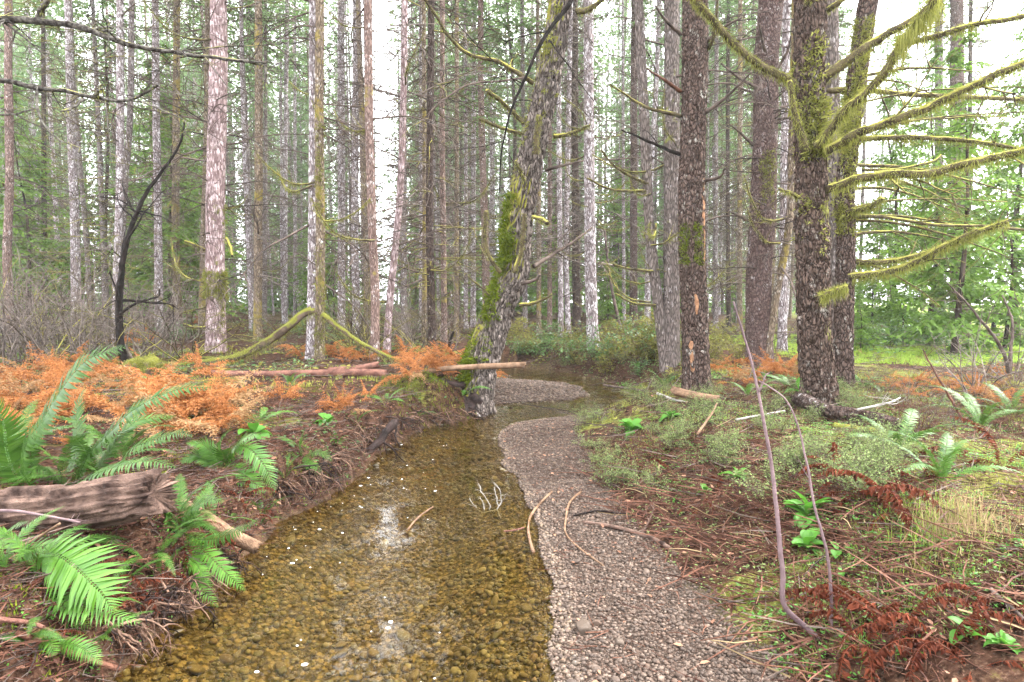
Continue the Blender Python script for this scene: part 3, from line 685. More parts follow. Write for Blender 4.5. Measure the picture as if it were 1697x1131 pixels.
def lean_surf2(n):
    z = R1.uniform(2.6, 5.6, n); th = math.pi*1.25+R1.normal(0, 0.6, n); keep = fbm(z*1.6, th*1.3, 3, 8) > 0.5; z = z[keep]; th = th[keep]
    c = np.array([at(q)[0] for q in z]); r = np.array([at(q)[1] for q in z]); Nn = np.stack([np.cos(th), np.sin(th), 0*th], -1)
    idx = np.resize(np.arange(len(z)), n); return (c+Nn*r[:, None])[idx], Nn[idx]
cushions(o, lean_surf2, 260, R1, 'moss', (0.015, 0.05))
D = dl
for pix, w0, w1, e0, e1, mt, mn, sb in [
  ([(884,138),(829,104),(775,89),(743,60),(721,24),(700,-5)], 8, 4, 0, -.8, 'mosstwig', 500, 2),
  ([(868,204),(846,183),(825,165),(806,150)], 7, 7, 0, -.5, 'mosstwig', 420, 0), ([(863,222),(829,212),(795,197)], 6, 5, 0, -.5, 'mosstwig', 350, 0),
  ([(888,256),(891,218),(893,190)], 9, 7, -.3, -.5, 'mosstwig', 420, 0), ([(869,300),(862,285),(854,268)], 5, 4, -.2, -.5, 'mosstwig', 200, 0),
  ([(918,226),(940,224),(960,216),(978,207)], 8, 3, 0, -.3, 'mosstwig', 420, 2), ([(905,282),(930,276),(967,266)], 6, 3, 0, -.4, 'twig', 0, 3),
  ([(884,442),(913,424),(957,397),(982,376)], 8, 2, 0, .4, 'twig', 120, 3), ([(864,471),(886,464),(895,455)], 7, 4, -.3, -.5, 'twig', 0, 0),
  ([(861,506),(883,503),(900,497),(914,488)], 7, 3, -.2, -.5, 'mosstwig', 150, 1), ([(830,452),(810,425),(802,397),(804,372),(806,350)], 7, 6, -.2, -.5, 'mosstwig', 380, 0),
  ([(852,452),(864,414),(867,385),(869,355)], 7, 6, -.3, -.45, 'mosstwig', 300, 0), ([(812,490),(795,475),(775,459)], 4, 2, -.1, -.3, 'mosstwig', 60, 1),
  ([(883,360),(897,364),(907,371)], 7, 7, -.2, -.5, 'mosstwig', 300, 0), ([(955,20),(977,15),(1002,-3)], 9, 7, 0, -.2, 'mosstwig', 380, 1),
  ([(872,128),(830,135),(780,140),(735,165),(700,200)], 4, 2, -.1, -.6, 'twig', 0, 3)]:
    pathbr(o, rt, pix, w0, w1, D+e0-0.05, D+e1, M[mt], mn, (0.01, 0.035), sub=sb)
pathbr(o, rt, [(975,-70),(947,0),(920,37),(896,74),(873,124),(852,171),(842,202),(829,269),(828,320)], 9, 1.5, D-.6, D-1.2, M['darktwig'], 0, sub=9, sublen=0.45, droop=0.6)
pathbr(o, rt, [(910,67),(935,100),(960,138),(985,170)], 3, 1, D-.8, D-1.1, M['darktwig'], 0, sub=4)
for k, pix in enumerate([[(790,660),(760,690),(728,700),(700,702),(690,715)], [(780,665),(745,672),(705,690),(688,702)], [(792,675),(775,698),(752,706)], [(775,650),(735,655),(690,668),(640,676)], [(770,640),(720,632),(660,650),(612,672),(590,690)]]):
    pathbr(o, rt, pix, (30, 24, 24, 16, 12)[k], (13, 11, 10, 7, 4)[k], 8.5, (7.75, 7.9, 8.1, 8.6, 7.6)[k], M['root'], 0, name='root', jit=0.03, k=14)

# big right-hand tree and its two neighbours
HB = dict(sides=120, ds=0.03, kind='scale', amp=0.045, cell=0.06, stretch=1.3, flare=0.28)
o, at, rt, D = tree('big dark brown scaly tree with mossy limbs spreading to the right', [(1343,-5),(1340,134),(1343,250),(1345,370),(1351,571),(1360,668)], 52, 'hero', ht=27, nbr=0, dead=False, name='mossy_limbed_tree', seed=21, hero=HB)
RB = [([(1325,151),(1305,133),(1248,101),(1200,55),(1153,3),(1135,-25)], 13, 10, 0, -.5, 1500, 0, .03), ([(1336,250),(1328,220),(1318,188),(1308,134)], 11, 7, -.3, -.45, 500, 0, .02),
  ([(1360,135),(1419,91),(1466,60),(1513,34),(1560,5)], 17, 10, 0, -.3, 900, 2, .03), ([(1352,243),(1375,218),(1399,185),(1422,165),(1466,121),(1493,74),(1516,44),(1533,20),(1553,-5)], 13, 12, -.3, -1.1, 1700, 1, .08),
  ([(1366,252),(1419,223),(1466,205),(1533,181),(1580,158),(1634,131),(1700,103),(1780,60)], 15, 10, -.2, -1.0, 2300, 3, .05), ([(1368,316),(1415,299),(1466,290),(1533,289),(1600,272),(1700,248),(1790,220)], 14, 10, -.1, -.9, 2300, 3, .05),
  ([(1345,5),(1338,-20),(1330,-60)], 12, 10, -.3, -.4, 200, 0, .03), ([(1362,22),(1385,8),(1410,-15)], 10, 8, 0, -.3, 100, 0, .02), ([(1325,328),(1310,320),(1290,314)], 6, 4, -.2, -.5, 120, 0, .02), ([(1358,492),(1380,484),(1405,476)], 10, 8, -.35, -.5, 700, 0, .06)]
for pix, w0, w1, e0, e1, mn, sb, ml in RB:
    pathbr(o, rt, pix, w0, w1, D+e0, D+e1, M['mosstwig'], int(mn*1.6), (0.015, ml*1.05), sub=sb, mossd=1.0, m0=0.04)
pathbr(o, rt, [(1493,74),(1553,60),(1617,40),(1700,26),(1790,0)], 9, 8, D-.9, D-.9, M['mosstwig'], 1600, (0.015, .05), sub=2, mossd=1.1)
V = []
mb = MB()
for q in range(750):   # beard of hanging moss where two limbs cross
    u = R1.random(); p = PX(1490+65*u+R1.normal(0, 6), 70-62*u+R1.normal(0, 8), D-0.95+R1.normal(0, .05)); l = 0.04+0.2*R1.random()**2; w = 0.003
    V += [p+[-w, 0, 0], p+[w, 0, 0], p+[R1.normal(0, .012), R1.normal(0, .012), -l]]
V = np.array(V)-rt; part('hanging_moss', mkmesh('hanging_moss', V, [(3, np.arange(len(V)).reshape(-1, 3))], M['moss'], False), o, kind='stuff')
def surf_of(at, z0, z1, thc, ths, thr=0.5, sd_=3):
    def f(n):
        z = R1.uniform(z0, z1, n*2); th = thc+R1.normal(0, ths, n*2); k = fbm(z*2, th*1.6+5, 3, sd_) > thr; z = z[k]; th = th[k]
        c = np.array([at(q)[0] for q in z]); r = np.array([at(q)[1] for q in z]); Nn = np.stack([np.cos(th), np.sin(th), 0*th], -1)
        i = np.resize(np.arange(len(z)), n); return (c+Nn*r[:, None]*1.02)[i], Nn[i]
    return f
cushions(o, surf_of(at, 1.6, 5.8, 4.7, 1.2, 0.52), 420, R1, 'moss', (0.02, 0.07))
cushions(o, surf_of(at, 2.6, 3.2, 4.7, 0.9, 0.3), 260, R1, 'moss', (0.03, 0.08))
o, at, rt, D = tree('mossy trunk leaning right, directly behind the big dark scaly tree', [(1440,-5),(1425,90),(1412,200),(1400,330),(1402,370),(1398,571),(1399,659)], 33, 'scaly', d=7.75, ht=26, nbr=0, dead=False, name='mossy_tree', seed=22, hero=dict(sides=90, ds=0.04, kind='scale', amp=0.02, cell=0.06, stretch=1.6, flare=0.15))
cushions(o, surf_of(at, 2.0, 4.6, 3.9, 0.7, 0.36), 1100, R1, 'moss', (0.02, 0.06))
for pix, w0, w1, e0, e1, mn, sb, ml in [([(1372,151),(1432,151),(1500,156),(1600,161),(1700,165),(1770,170)], 9, 6, 0, .6, 1100, 4, .04), ([(1415,232),(1500,228),(1583,232),(1650,240),(1700,250)], 9, 6, -.1, -.5, 1300, 3, .05),
   ([(1409,349),(1430,347),(1446,342),(1463,329)], 8, 9, -.1, -.4, 700, 0, .05), ([(1405,459),(1466,451),(1516,435),(1560,410),(1610,390),(1672,368)], 12, 8, -.1, -.9, 2400, 2, .06),
   ([(1412,434),(1466,434),(1533,420),(1567,407),(1620,380)], 9, 6, 0, -.8, 1200, 1, .04), ([(1415,356),(1483,363),(1550,373),(1640,376),(1720,384)], 6, 4, 0, .5, 200, 5, .03), ([(1430,282),(1490,280),(1545,268),(1560,258)], 5, 3, 0, .4, 150, 3, .03)]:
    pathbr(o, rt, pix, w0, w1, D+e0, D+e1, M['mosstwig'], int(mn*1.6), (0.015, ml*1.05), sub=sb, mossd=1.0, m0=0.03)
for k in range(13):
    y0 = R1.uniform(60, 470); y1 = y0+R1.uniform(-60, 70); L_ = R1.uniform(150, 330)
    x0 = 1408+0.06*(330-y0) if y0 < 330 else 1404
    pathbr(o, rt, [(x0, y0), (x0+L_*.3, y0*.75+y1*.25-8), (x0+L_*.65, y0*.4+y1*.6-4), (x0+L_, y1+10)], R1.uniform(3.5, 6.5), 1.5, D, D+R1.uniform(-.9, 1.3), M['mosstwig'], int(R1.choice([0, 150, 500])), (.01, .035), sub=5, mossd=1.1, droop=.35, sublen=.4)
tree('grey purple trunk standing close behind the big dark scaly tree', [(1378,-5),(1380,200),(1384,400),(1388,630)], 27, 'greybrown', d=9.4, ht=26, nbr=3, moss=0.3, hero=dict(sides=60, ds=0.06, kind='furrow', amp=0.02, cell=0.07, stretch=4), dead=False)
o, at, rt, D = tree('dark scaly trunk with a bare orange strip of wood down its side', [(1152,-5),(1152,100),(1148,250),(1147,370),(1150,500),(1156,648)], 43, 'scaly', ht=27, nbr=0, dead=False, seed=31, name='scaly_tree', hero=dict(sides=110, ds=0.035, kind='scale', amp=0.028, cell=0.05, stretch=1.3, flare=0.22))
strip = woodmat('stripped_orange_wood', (0.13,0.06,0.03), (0.36,0.20,0.115), 1.6)
def stripw(o, at, rt, pts, wd, th0):
    V = []; n = len(pts)
    for k, (z, th) in enumerate(pts):
        c, r = at(z); w = wd*math.sin(math.pi*(k+0.5)/n)**0.5
        for a in (-w, 0, w): V.append(c+np.array([math.cos(th+a), math.sin(th+a), 0])*(r*(1.035 if a == 0 else 0.98)))
    Q = []
    for k in range(n-1): a = k*3; Q += [(a, a+1, a+4, a+3), (a+1, a+2, a+5, a+4)]
    V = np.array(V); V += R1.normal(0, 0.006, V.shape)
    part('bare_wood', mkmesh('bare_wood', V, [(4, Q)], strip, True), o)
stripw(o, at, rt, [(1.35+0.07*k, 5.55+0.05*math.sin(k)) for k in range(20)], 0.22, 0)
stripw(o, at, rt, [(0.1+0.07*k, 4.05+0.06*math.sin(k)) for k in range(9)], 0.24, 0)
stripw(o, at, rt, [(1.0+0.06*k, 4.6+0.04*math.sin(k)) for k in range(5)], 0.15, 0)
cushions(o, surf_of(at, 1.6, 2.1, 4.3, 0.5, 0.35), 260, R1, 'moss_green', (0.015, 0.04))
for pix, mt, sb in [([(1164,191),(1204,161),(1246,119)], 'twig', 1), ([(1128,57),(1106,37),(1085,10)], 'twig', 1), ([(1128,152),(1098,131),(1071,115)], 'redtwig', 0), ([(1128,193),(1064,175),(1010,140)], 'mosstwig', 2), ([(1127,256),(1084,239),(1030,216)], 'darktwig', 2), ([(1175,80),(1182,60),(1190,0)], 'mosstwig', 0), ([(1165,300),(1190,295),(1202,280)], 'twig', 0), ([(1170,70),(1200,45),(1230,30)], 'twig', 2)]:
    pathbr(o, rt, pix, 7, 2.5, D-.02, D-.5, M[mt], 80 if mt == 'mosstwig' else 0, (0.01, .03), sub=sb)
o, at, rt, D = tree('broad plum brown smooth trunk between the two dark scaly trees', [(1278,-5),(1270,120),(1265,336),(1258,450),(1258,604)], 43, 'plum', ht=29, nbr=3, moss=0.2, dead=False, seed=41, hero=dict(sides=90, ds=0.05, kind='scale', amp=0.010, cell=0.045, stretch=1.1, flare=0.2))
for pix, mt in [([(1248,240),(1228,222),(1209,206)], 'twig'), ([(1241,366),(1224,358),(1208,350)], 'twig'), ([(1268,85),(1258,40)], 'twig'), ([(1285,120),(1305,85),(1310,60)], 'twig'), ([(1255,145),(1225,130),(1195,105)], 'twig'), ([(1290,198),(1312,195)], 'twig')]:
    pathbr(o, rt, pix, 6, 2.5, D-.2, D-.6, M[mt], 0)
cushions(o, surf_of(at, 2.6, 3.7, 4.7, 0.5, 0.52), 160, R1, 'moss', (0.02, 0.06))
tree('slim mossy trunk leaning left at its foot beside the broad plum trunk', [(1318,-5),(1313,200),(1308,370),(1288,480),(1268,588)], 13, 'mossy', d=10.6, ht=20, nbr=4, moss=0.6)
tree('pale lichened trunk half hidden behind the broad plum trunk', [(1303,-5),(1300,300),(1296,590)], 15, 'pale', d=13.5, ht=25, nbr=3, moss=0.2)
# trees left of the dark scaly one
tree('pale straight trunk just left of the dark scaly tree with the orange strip', [(1113,-5),(1113,200),(1113,400),(1112,606)], 27, 'greybrown', ht=27, nbr=6, moss=0.8, hero=dict(sides=48, ds=0.08, kind='furrow', amp=0.012, cell=0.06, stretch=4), dead=False)
o, at, rt, D = tree('slender trunk whose foot leans right onto the pale straight trunk', [(1058,-5),(1068,200),(1074,330),(1080,420),(1090,500),(1104,612)], 18, 'greybrown', ht=24, nbr=9, moss=0.9, dead=False, hero=dict(sides=40, ds=0.1, kind='furrow', amp=0.009, cell=0.05, stretch=4))
for pix in [[(1076,306),(1040,290),(1012,270),(997,248)], [(1070,317),(1014,314),(973,296)], [(1085,450),(1040,446),(1016,438)], [(1088,507),(1050,503),(1020,488)]]:
    pathbr(o, rt, pix, 5, 3, D-.05, D-.5, M['mosstwig'], 300, (0.01, .03), sub=1)
tree('lichen white trunk crowded with short mossy branches beyond the gravel bend', [(975,-5),(976,200),(978,400),(980,500),(984,578)], 19, 'pale', ht=25, nbr=18, moss=1.0, brL=(0.5, 1.3), zr=(0.8, 5.5))
TT = [
 ([(14,0),(14,130),(16,300),(12,430),(18,558)], 17, 'red', 17, 'trunk at the far left edge with peeling reddish upper bark', 5, .3),
 ([(72,100),(73,300),(74,545)], 10, 'dark', 26, 'thin dark trunk between the left edge trunk and the pale one', 3, .2),
 ([(113,0),(118,200),(124,380),(126,552)], 17, 'pale', 21, 'pale lichened trunk above the bare thicket on the left', 5, .2),
 ([(199,0),(199,200),(198,330),(190,566)], 15, 'pale', 17, 'pale trunk with a darker twin crossing it behind the black sapling', 4, .2),
 ([(218,0),(215,200),(207,300),(201,420),(196,560)], 12, 'grey', 17.6, 'darker twin trunk crossing behind the pale trunk by the black sapling', 3, .2),
 ([(257,0),(259,200),(262,380),(264,560)], 14, 'pale', 20, 'pale narrow trunk midway between the black sapling and the pink trunk', 4, .3),
 ([(293,0),(292,200),(291,400),(296,552)], 14, 'mossy', 23.5, 'yellow mossed trunk left of the broad pink trunk', 5, .7),
 ([(362,0),(361,150),(357,350),(357,470),(358,583)], 33, 'pink', None, 'broad pinkish pale trunk with a moss collar near its foot', 4, .6),
 ([(344,0),(343,200),(338,380),(334,553)], 12, 'mossy', 23, 'mossy trunk peeping out left of the broad pink trunk', 3, .6),
 ([(428,0),(429,200),(428,400),(427,566)], 15, 'mossy', 17.8, 'mossy footed brown trunk behind the arched mossy limb', 5, .6),
 ([(440,0),(440,250),(438,540)], 8, 'grey', 30, 'thin grey trunk just right of the mossy footed brown one', 2, .3),
 ([(476,0),(473,250),(472,540)], 9, 'pale', 29, 'thin pale trunk midway between the pink trunk and the twin mossy stems', 3, .3),
 ([(489,0),(489,300),(489,538)], 6, 'pale', 34, 'very thin white pole left of the twin mossy stems', 1, .3),
 ([(518,0),(518,200),(517,400),(514,598)], 14, 'pale', 12.2, 'pale left stem of the twin stems where the mossy arch ends', 3, .6),
 ([(530,0),(529,200),(531,400),(529,603)], 16, 'mossy', 11.8, 'orange mossed right stem of the twin stems where the mossy arch ends', 5, .8),
 ([(566,0),(566,250),(566,550)], 13, 'pale', 24, 'pale trunk right of the twin mossy stems, farther back', 4, .3),
 ([(590,0),(589,200),(588,400),(592,560)], 13, 'pale', 21.5, 'purple white trunk left of the orange lichened trunk', 4, .3),
 ([(610,0),(612,200),(617,380),(622,500),(620,604)], 15, 'red', 11.6, 'orange lichened reddish trunk left of the leaning pale trunk', 5, .6),
 ([(671,0),(668,180),(664,300),(658,380),(646,500),(640,590)], 12, 'pink', 13.2, 'pale trunk bending left towards its foot beside the orange lichened trunk', 4, .5),
 ([(669,200),(669,380),(670,570)], 10, 'grey', 19, 'grey trunk straight behind the pale bent trunk', 3, .3),
 ([(697,0),(698,300),(698,555)], 8, 'pale', 23, 'thin white flecked trunk between the bent trunk and the dark lichened one', 3, .3),
 ([(703,150),(704,400),(702,580)], 8, 'mossy', 15.5, 'thin mossy stem hugging the dark lichened trunk on its left', 4, 1.0),
 ([(715,0),(713,200),(712,380),(717,588)], 13, 'dark', 13.8, 'dark trunk flecked with white lichen left of the leaning tree', 5, .5),
 ([(733,0),(733,250),(735,400),(736,586)], 10, 'red', 15.8, 'reddish thin trunk midway between the dark lichened one and the leaning tree', 5, .5),
 ([(757,0),(757,300),(756,576)], 8, 'mossy', 18, 'thin mossy trunk second to the left of the leaning tree', 5, .8),
 ([(771,0),(772,300),(772,552)], 7, 'pale', 24, 'thin pale trunk nearest the leaning tree on its left side', 3, .5),
 ([(786,0),(785,250),(784,548)], 9, 'pale', 26, 'white lichened trunk showing behind the mossy side of the leaning tree', 2, .5),
 ([(868,250),(870,400),(870,555)], 8, 'grey', 23, 'brown grey trunk just right of the leaning tree foot', 3, .4),
 ([(892,200),(893,400),(893,556)], 8, 'mossy', 22, 'thin mossy trunk right of the leaning tree above the salal', 4, .7),
 ([(911,0),(911,300),(911,555)], 8, 'red', 23, 'thin brown trunk between the leaning tree and the white pair', 3, .5),
 ([(925,0),(927,300),(930,563)], 9, 'pale', 19.3, 'left trunk of the white birch like pair beyond the creek bend', 2, .3),
 ([(946,0),(941,250),(938,420),(942,560)], 9, 'pale', 19.8, 'right trunk of the white birch like pair beyond the creek bend', 2, .3),
 ([(953,0),(953,300),(956,552)], 13, 'dark', 22.5, 'dark purple trunk between the white pair and the branchy white trunk', 3, .4),
 ([(1032,0),(1033,300),(1034,540)], 6, 'pale', 30, 'very thin white trunk right of the branchy white trunk', 2, .4),
 ([(1050,300),(1050,420),(1050,545)], 13, 'plum', 25, 'brown trunk left of the trunk with the right leaning foot', 2, .5),
 ([(1188,0),(1186,300),(1186,545)], 9, 'grey', 24, 'thin grey trunk nearest right of the dark scaly tree', 3, .4),
 ([(1207,0),(1206,300),(1208,545)], 8, 'dark', 26, 'thin dark trunk midway between the dark scaly tree and the broad plum trunk', 3, .4),
 ([(1227,0),(1226,300),(1226,550)], 9, 'mossy', 22, 'thin yellow mossed trunk left of the broad plum trunk', 3, .6),
 ([(1556,200),(1556,400),(1555,540)], 17, 'grey', 26, 'grey trunk at the edge of the clearing, left of two', 2, .3),
 ([(1586,150),(1588,400),(1589,542)], 30, 'plum', 24.5, 'stout brown trunk at the edge of the bright clearing on the right', 3, .2),
 ([(1607,200),(1606,400),(1605,540)], 9, 'dark', 25.5, 'thin dark trunk touching the stout brown one at the clearing', 2, .2),
]
for pts, w, style, d, label, nb, ms in TT:
    o, at, rt, D = tree(label, pts, w, style, d=d, ht=22+8*R1.random(), nbr=nb, moss=ms, dead=(d or 14) > 13 or w < 14, hero=dict(sides=40, ds=0.1, kind='furrow', amp=0.008, cell=0.06, stretch=3.5, flare=0.3) if w > 13 and (d or 14) < 18 else None)
    if 'pinkish' in label:
        cushions(o, surf_of(at, 1.15, 1.75, 4.7, 1.6, 0.2), 420, R1, 'moss', (0.03, 0.08)); cushions(o, surf_of(at, 0.1, 3.2, 5.9, 0.4, 0.45), 300, R1, 'moss', (0.02, 0.06))
        for pix in [[(375,395),(382,410),(385,425)], [(340,415),(320,405),(305,400)], [(341,543),(318,542),(303,538)]]:
            pathbr(o, rt, pix, 5, 4, D-.2, D-.4, M['mosstwig'], 260, (0.01, .04))
    if 'orange mossed' in label: cushions(o, surf_of(at, 0.1, 4.5, 5.2, 0.9, 0.45), 500, R1, 'moss', (0.02, 0.05))

# leaning dead pole
def stick(name, label, cat, pix, w0, w1, d0, d1, mat, sub=0, k=8, ground_fit=False, group=None, jit=0.01, rough=0.06, n=None, moss=0, mossl=(0.015, 0.05), sublen=0.3, subdroop=0.2):
    m = len(pix); dd = np.linspace(d0, d1, m) if np.isscalar(d0) else np.array(d0)
    P = np.array([PX(x, y, q) for (x, y), q in zip(pix, dd)]); P = crspline(P, n or max(10, m*8)); P = jitter(P, jit, len(P)/4)
    Rr = np.linspace(w0, w1, len(P))/2/FPX*np.interp(np.linspace(0, 1, len(P)), np.linspace(0, 1, m), dd)
    base = P[0].copy(); mb = MB(); mb.tube(P, Rr, k, True, rough)
    o = thing(name, label, cat, base, group)
    part('stem', mb.mesh('stem', mat, True, base), o)
    L = np.linalg.norm(P[-1]-P[0])
    for j in range(sub):
        i = R1.integers(len(P)//6, len(P)-2); t = nrm(P[i+1]-P[i]); mb = MB()
        twiggy(mb, P[i], t*0.7+R1.normal(0, 0.6, 3), L*sublen*R1.uniform(0.5, 1.2), Rr[i]*0.5, R1, 1, 4, 4, subdroop, 0.12, 7)
        part('twig', mb.mesh('twig', mat, True, base), o)
    if moss:
        V, F = fuzz(P, Rr*1.15, moss, R1, mossl, 1.0); part('moss', mkmesh('moss', V-base, [(3, F)], M['moss'], False), o, kind='stuff')
    return o, P
stick('dead_pole', 'thin dead grey pole leaning left among the mossy branches', 'dead tree', [(1028,545),(1018,500),(1008,440),(1002,380)], 6, 3, 16, 16.4, M['twig'], 3)
stick('dead_pole', 'short dark dead stick leaning right of the thin mossy trunk', 'dead tree', [(740,585),(746,565),(752,550)], 5, 4, 14.5, 14.3, M['darktwig'], 0)
# black curved sapling on the left
stick('black_sapling', 'black curved sapling with few branches in front of the pale trunks', 'sapling', [(208,604),(200,570),(197,520),(200,470),(206,420),(220,370),(243,320),(268,285),(298,240),(306,200)], 13, 2.5, 10.6, 10.2, M['darktwig'], 8, k=10)
stick('black_sapling', 'thin dark side stem forking from the foot of the black sapling', 'sapling', [(199,520),(222,505),(248,496),(262,492),(264,480)], 5, 2, 10.45, 10.3, M['darktwig'], 2)
stick('black_sapling', 'short black stem rising left of the black sapling', 'sapling', [(199,515),(192,480),(182,450)], 4, 2, 10.45, 10.3, M['darktwig'], 1)
# off-frame tree on the left whose branches hang into the picture
oR = np.array([-5.1, 4.9, H(-5.1, 4.9)])
o = thing('alder_tree', 'lichened grey branches reaching in from a tree beyond the left edge', 'tree', oR)
me, _ = trunk_mesh(np.array([(0,0,-.1),(0.05,0,3),(0,0.1,9),(0.1,0,16)]), lambda s: 0.16*(1-s/20), 24, M['grey'], 0.3, 6)
part('trunk', me, o); cm, lm = CROWN[1]; part('crown', cm, o, (0, 0, 8), (0, 0, 1), (0.8, 0.8, 0.45))
for pix, w0, w1, d0, d1, sb in [([(-235,30),(-100,30),(0,32),(60,36),(120,42),(160,55),(210,72),(260,84),(330,93),(380,100),(440,106)], 17, 3.5, 4.9, 4.6, 7), ([(-240,120),(-80,128),(10,135),(60,145),(110,152),(155,162),(215,166),(262,143)], 12, 4, 4.9, 4.8, 7),
    ([(378,98),(412,102),(438,112),(440,140),(430,175)], 5, 1.5, 4.65, 4.6, 4), ([(62,35),(70,15),(82,-8)], 9, 8, 4.85, 4.7, 0), ([(155,162),(165,152),(168,148)], 6, 4, 4.8, 4.7, 0), ([(150,50),(170,51),(187,52)], 6, 4, 4.8, 4.7, 0), ([(140,165),(118,180),(102,186)], 5, 3, 4.8, 4.6, 2), ([(62,150),(62,180),(75,210),(100,232),(140,248)], 5, 1.5, 4.85, 4.6, 4), ([(230,168),(275,185),(310,205),(300,225)], 3, 1, 4.8, 4.7, 3), ([(-200,185),(0,190),(40,185),(58,180)], 5, 2.5, 4.9, 4.7, 3)]:
    pathbr(o, oR, pix, w0, w1, d0, d1, M['lichentwig'], 60, (0.005, .02), sub=sb, sublen=0.28, droop=0.4)

# ------------------------------------------------------------------ forest behind
R2 = np.random.default_rng(23)
BG = {}
for st in ('pale', 'grey', 'dark', 'mossy', 'red', 'pink'):
    BG[st] = []
    for k in range(2):
        b = R2.normal(0, 0.12, 6)
        P = np.array([(0,0,-.3),(b[0]*.3,b[1]*.3,4),(b[2],b[3],10),(b[4]*1.5,b[5]*1.5,18),(b[4]*2,b[5]*2,26)])
        BG[st].append(trunk_mesh(P, lambda s: 0.15*(1.05-0.8*s/27), 10, M[st], 0.7, 16, flare=0.2, seed=int(R2.integers(99)))[0])
GAPS = ((618, 650),)
cnt = 0; tries = 0
placed = [(x, y) for x, y, r in TREES]
while cnt < 292 and tries < 9000:
    tries += 1
    d = math.sqrt(R2.uniform(20**2, 82**2)); u = R2.uniform(-0.88, 0.88); x = u*d
    if (u > 0.52 and d > 19 and R2.random() < 0.85) or (u > 0.62 and d < 30): continue
    if any((x-a)**2+(d-b)**2 < 1.5 for a, b in placed): continue
    ppx = 848.5+FPX*u
    if any(a < ppx < b for a, b in ((624, 650), (540, 556), (994, 1012))): continue
    if d < 22 and R2.random() < 0.55: continue
    placed.append((x, d)); cnt += 1
    st = R2.choice(['pale', 'grey', 'dark', 'mossy', 'red', 'pink'], p=[.42, .27, .05, .07, .04, .15])
    tone = {'pale': 'white lichened', 'grey': 'grey', 'dark': 'dark', 'mossy': 'yellow mossed', 'red': 'reddish', 'pink': 'pinkish'}[st]
    zone = 'on the left' if u < -0.3 else ('behind the leaning tree' if u < 0.15 else 'on the right')
    o = thing('conifer_tree', 'one of the far slim %s trunks deep in the forest %s' % (tone, zone), 'tree', (x, d, H(x, d)-0.05), 'far %s trunks %s' % (tone, zone))
    queue(o, 'far slim %s trunk' % tone)
    s = R2.uniform(0.85, 1.2)*(1+.35*min(1, max(0, (d-28)/25))); fat = R2.uniform(0.42, 0.95)
    part('trunk', BG[st][R2.integers(2)], o, (0,0,0), (R2.normal(0, .015), R2.normal(0, .015), R2.random()*6.28), (fat, fat, s))
    part('dead_twigs', DEADT[R2.integers(5)], o, (0,0,0), (0,0,R2.random()*6.28), (1, 1, R2.uniform(0.8, 1.2)), kind='stuff')
    z0 = R2.uniform(6.5, 13); cm, lm = CROWN[R2.integers(5)]; q = (26*s+.8-z0)/19; cw = R2.uniform(.7, 1.15)
    ppx = 848.5+FPX*x/d; hf = cw*2.0/d*FPX
    if any(a-hf < ppx < b+hf for a, b in GAPS): cw *= 0.35; z0 += 3; q *= .85
    cr = part('crown', cm, o, (0,0,z0), (0,0,R2.random()*6.28), (cw, cw, q)); part('limbs', lm, cr, kind='stuff')
YT = trunk_mesh(np.array([(0,0,-.2),(0.03,0,.4),(0,0.03,.75),(0,0,1.02)]), lambda s: 0.011*(1.05-s/1.1), 7, M['dark'], 0.2, 3, flare=0.1)[0]
def young(x, y, h, label, group=None, k=None, sq=1.0):
    k = (0 if h < 5 else 1 if h < 7.5 else 2) if k is None else k; h0 = (4.0, 6.0, 8.5)[k]
    o = thing('hemlock_sapling', label, 'sapling', (x, y, H(x, y)-0.05), group, (0, 0, R2.random()*6.28))
    if group: queue(o, 'young green hemlock deep in the understory')
    part('trunk', YT, o, scale=(h, h, h*1.0)); cr = part('crown', YOUNG[k][0], o, (0, 0, h*0.08), scale=(h/h0*sq, h/h0*sq, h/h0*0.95)); part('limbs', YOUNG[k][1], cr, kind='stuff')
for k in range(46):
    d = R2.uniform(24, 60); u = R2.uniform(-0.85, 0.5)
    young(u*d, d, R2.uniform(3, 6.5) if any(a-25 < 848.5+FPX*u < b+25 for a, b in GAPS) else R2.uniform(3, 11), 'young light green hemlock growing under the far trees', 'young hemlocks in the far understory')
for px, d, h, lab in [(1660,13,4.5,'low green hemlock sapling at the right edge beside the clearing'), (1500,15,2.6,'dark low hemlock clump behind the bright lawn strip'), (1450,16,3.5,'hemlock sapling just right of the mossy leaning trunk'), (1640,20,7,'feathery hemlock sapling in front of the bright clearing'),
    (1470,19,9,'tall feathery hemlock screening the forest right of the big scaly tree'), (1530,17,8,'tall hemlock with drooping sprays left of the stout clearing trunk'), (1690,17,10,'tall hemlock rising at the right edge of the picture'), (1575,12.5,6.6,'slim red stemmed hemlock pole standing before the clearing'), (1560,21.5,2.2,'small bright hemlock under the grey clearing trunk'), (1425,13.5,1.6,'small hemlock bush at the foot of the mossy leaning trunk')]:
    p = PX(px, 560, d); young(p[0], d, h, lab, sq=1.0 if h < 6 else 0.75)
mb = MB(); lv = MB()      # forest mass beyond the trees one can tell apart
